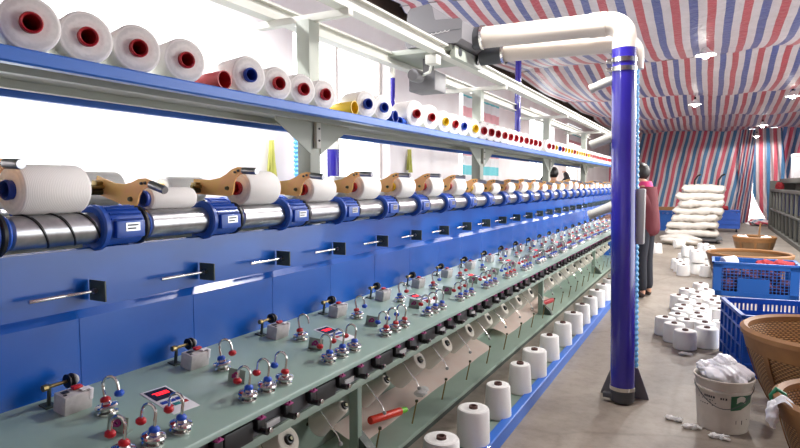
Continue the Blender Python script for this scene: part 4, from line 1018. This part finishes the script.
def person(base, face_ang, height, label, arms, jacket, trousers, collar=None, head_pitch=.25):
    """arms: for side -1 / +1: (elbow, wrist, finger direction) in the body's frame: x forward, y to its left, z up, at 1.7 m scale"""
    k = height / 1.7
    B = {'pelvis': ((0, 0, .92), (.10, .11)), 'waist': ((.0, 0, 1.08), (.085, .10)), 'chest': ((.02, 0, 1.27), (.09, .11)), 'neckbase': ((.02, 0, 1.40), (.055, .06)),
         'neck': ((.035, 0, 1.47), .05)}
    hp = lambda x, z: (.05 + x * math.cos(head_pitch) + z * math.sin(head_pitch), 0, 1.50 + z * math.cos(head_pitch) - x * math.sin(head_pitch))
    B['jaw'] = (hp(.025, .045), (.066, .058)); B['face'] = (hp(.02, .115), (.086, .074)); B['crown'] = (hp(.0, .175), (.07, .066))
    E = [('pelvis', 'waist'), ('waist', 'chest'), ('chest', 'neckbase'), ('neckbase', 'neck'), ('neck', 'jaw'), ('jaw', 'face'), ('face', 'crown')]
    J, EJ, T, ET, SHO = dict(), [], dict(), [], []
    for n in ('chest', 'waist', 'neckbase'): J[n] = (B[n][0], {'pelvis': (.165, .19), 'waist': (.15, .172), 'chest': (.145, .168), 'neckbase': (.085, .10)}[n])
    J['hem'] = ((0, 0, .77), (.165, .19)); J['hip'] = ((0, 0, .93), (.16, .185)); EJ = [('waist', 'chest'), ('chest', 'neckbase'), ('waist', 'hip'), ('hip', 'hem')]
    T['pelvis'] = ((0, 0, .92), (.10, .12))
    fingers = []
    for s in (-1, 1):
        el, wr, fd = arms[s]; n = str(s)
        B['sh' + n] = ((.02, s * .17, 1.36), .045); B['el' + n] = (el, .044); B['wr' + n] = (wr, (.03, .026))
        fd = Vector(fd).normalized(); W = Vector(wr); pal = W + fd * .055
        B['pa' + n] = (tuple(pal), (.036, .02)); B['kn' + n] = (tuple(W + fd * .095), (.038, .016))
        E += [('neckbase', 'sh' + n), ('sh' + n, 'el' + n), ('el' + n, 'wr' + n), ('wr' + n, 'pa' + n), ('pa' + n, 'kn' + n)]
        J['sh' + n] = ((.02, s * .17, 1.365), .088); J['el' + n] = (el, .068); w2 = Vector(el).lerp(W, .93); J['wr' + n] = (tuple(w2), .046)
        EJ += [('neckbase', 'sh' + n), ('sh' + n, 'el' + n), ('el' + n, 'wr' + n)]
        side = fd.cross(Vector((0, 0, 1))); side = side.normalized() if side.length > .1 else Vector((0, 1, 0))
        dn = side.cross(fd); dn = -dn if dn.z > 0 else dn
        for q, (off, L) in enumerate(((-.03, .062), (-.011, .074), (.009, .07), (.028, .054))):
            p0 = W + fd * .08 + side * off; p1 = p0 + fd * (.03 + L * .3); p2 = p1 + (fd * .8 + dn * .6) * L * .36; p3 = p2 + (fd * .45 + dn * .9) * L * .3
            fingers.append(skin({'a': (tuple(p0), .0095), 'b': (tuple(p1), .009), 'c': (tuple(p2), .008), 'd': (tuple(p3), .007)}, [('a', 'b'), ('b', 'c'), ('c', 'd')], 1))
        p0 = W + fd * .03 - side * s * .022; p1 = p0 - side * s * .03 + fd * .03; p2 = p1 + fd * .03 + dn * .012
        fingers.append(skin({'a': (tuple(p0), .012), 'b': (tuple(p1), .0105), 'c': (tuple(p2), .0085)}, [('a', 'b'), ('b', 'c')], 1))
        B['hip' + n] = ((0, s * .085, .84), .07); B['knee' + n] = ((.015, s * .105, .48), .055); B['ank' + n] = ((-.02, s * .11, .09), .038); B['heel' + n] = ((-.03, s * .112, .04), .034); B['toe' + n] = ((.13, s * .13, .03), (.036, .026))
        E += [('pelvis', 'hip' + n), ('hip' + n, 'knee' + n), ('knee' + n, 'ank' + n), ('ank' + n, 'heel' + n), ('heel' + n, 'toe' + n)]
        T['hip' + n] = ((0, s * .085, .84), .092); T['knee' + n] = ((.015, s * .105, .48), .078); T['ank' + n] = ((-.015, s * .11, .075), .066)
        ET += [('pelvis', 'hip' + n), ('hip' + n, 'knee' + n), ('knee' + n, 'ank' + n)]
        SHO.append({'a': ((-.055, s * .112, .045), (.042, .045)), 'b': ((.05, s * .122, .042), (.046, .04)), 'c': ((.15, s * .134, .034), (.042, .032))})
    nose = skin({'a': (hp(.075, .095), .015), 'b': (hp(.115, .078), .013)}, [('a', 'b')], 1)
    ears = [skin({'a': (hp(.0, .09)[:1] + (s * .07,) + hp(.0, .09)[2:], .014), 'b': (hp(-.012, .125)[:1] + (s * .084,) + hp(-.012, .125)[2:], .012)}, [('a', 'b')], 1) for s in (-1, 1)]
    t = thing('person', label, 'person', base, (0, 0, face_ang)); t.scale = (k, k, k)
    obj('body', join([skin(B, E)] + fingers + [nose] + ears, 'body', 'skin'), t)
    obj('jacket', join([skin(J, EJ)], 'jacket', jacket), t)
    obj('trousers', join([skin(T, ET)], 'trousers', trousers), t)
    for q in SHO: obj('shoe', join([skin(q, [('a', 'b'), ('b', 'c')], 2)], 'shoe', 'shoes'), t)
    hc = hp(-.018, .125)
    def hf(v): return 1 + .02 * math.sin(25 * v.y) * (1 if v.z < .5 else .3)
    hb = MB().ball((0, 0, 0), 1, 4, (.108, .092, .118), hf)
    for v in list(hb.bm.verts):
        if v.co.x > .055 and v.co.z < .045: v.co.x = .05 + (v.co.x - .05) * .1; v.co.x -= .03
    hb.xf(Matrix.Translation(hc) @ Matrix.Rotation(head_pitch, 4, 'Y'))
    obj('hair', hb.mesh('hair', 'hair', True, 180), t)
    for s in (-1, 1):
        e = hp(.088, .115); obj('eye', MB().ball((e[0], s * .032, e[2]), .011, 2).mesh('eye', 'eye'), t)
    e = hp(.082, .045); obj('mouth', MB().ball(e, .012, 2, (.5, 1.7, .45)).mesh('mouth', 'lips'), t)
    if collar: obj('collar', MB().lathe([(.066, 1.40), (.095, 1.40), (.078, 1.475), (.066, 1.495), (.056, 1.48)], 24, 'Z', (.018, 0, 0), close=True).mesh('collar', collar), t)
    return t
person((-.67, 7.72, 0), PI - .25, 1.63, 'person in a maroon jacket and dark trousers standing at the machine behind the purple pipe',
       {-1: ((.16, -.22, 1.12), (.40, -.16, 1.06), (1, .15, -.25)), 1: ((.15, .22, 1.12), (.39, .17, 1.04), (1, -.15, -.25))}, 'jacket', 'trousers', 'collar', .4)
person((-2.66, 11.3, 0), 1.75, 1.70, 'person with black hair and black sleeves reaching on the far side of the machine',
       {-1: ((.26, -.26, 1.50), (.5, -.2, 1.63), (1, .2, .2)), 1: ((.24, .25, 1.40), (.46, .2, 1.56), (1, -.2, .2))}, 'darkcloth', 'trousers', None, .45)
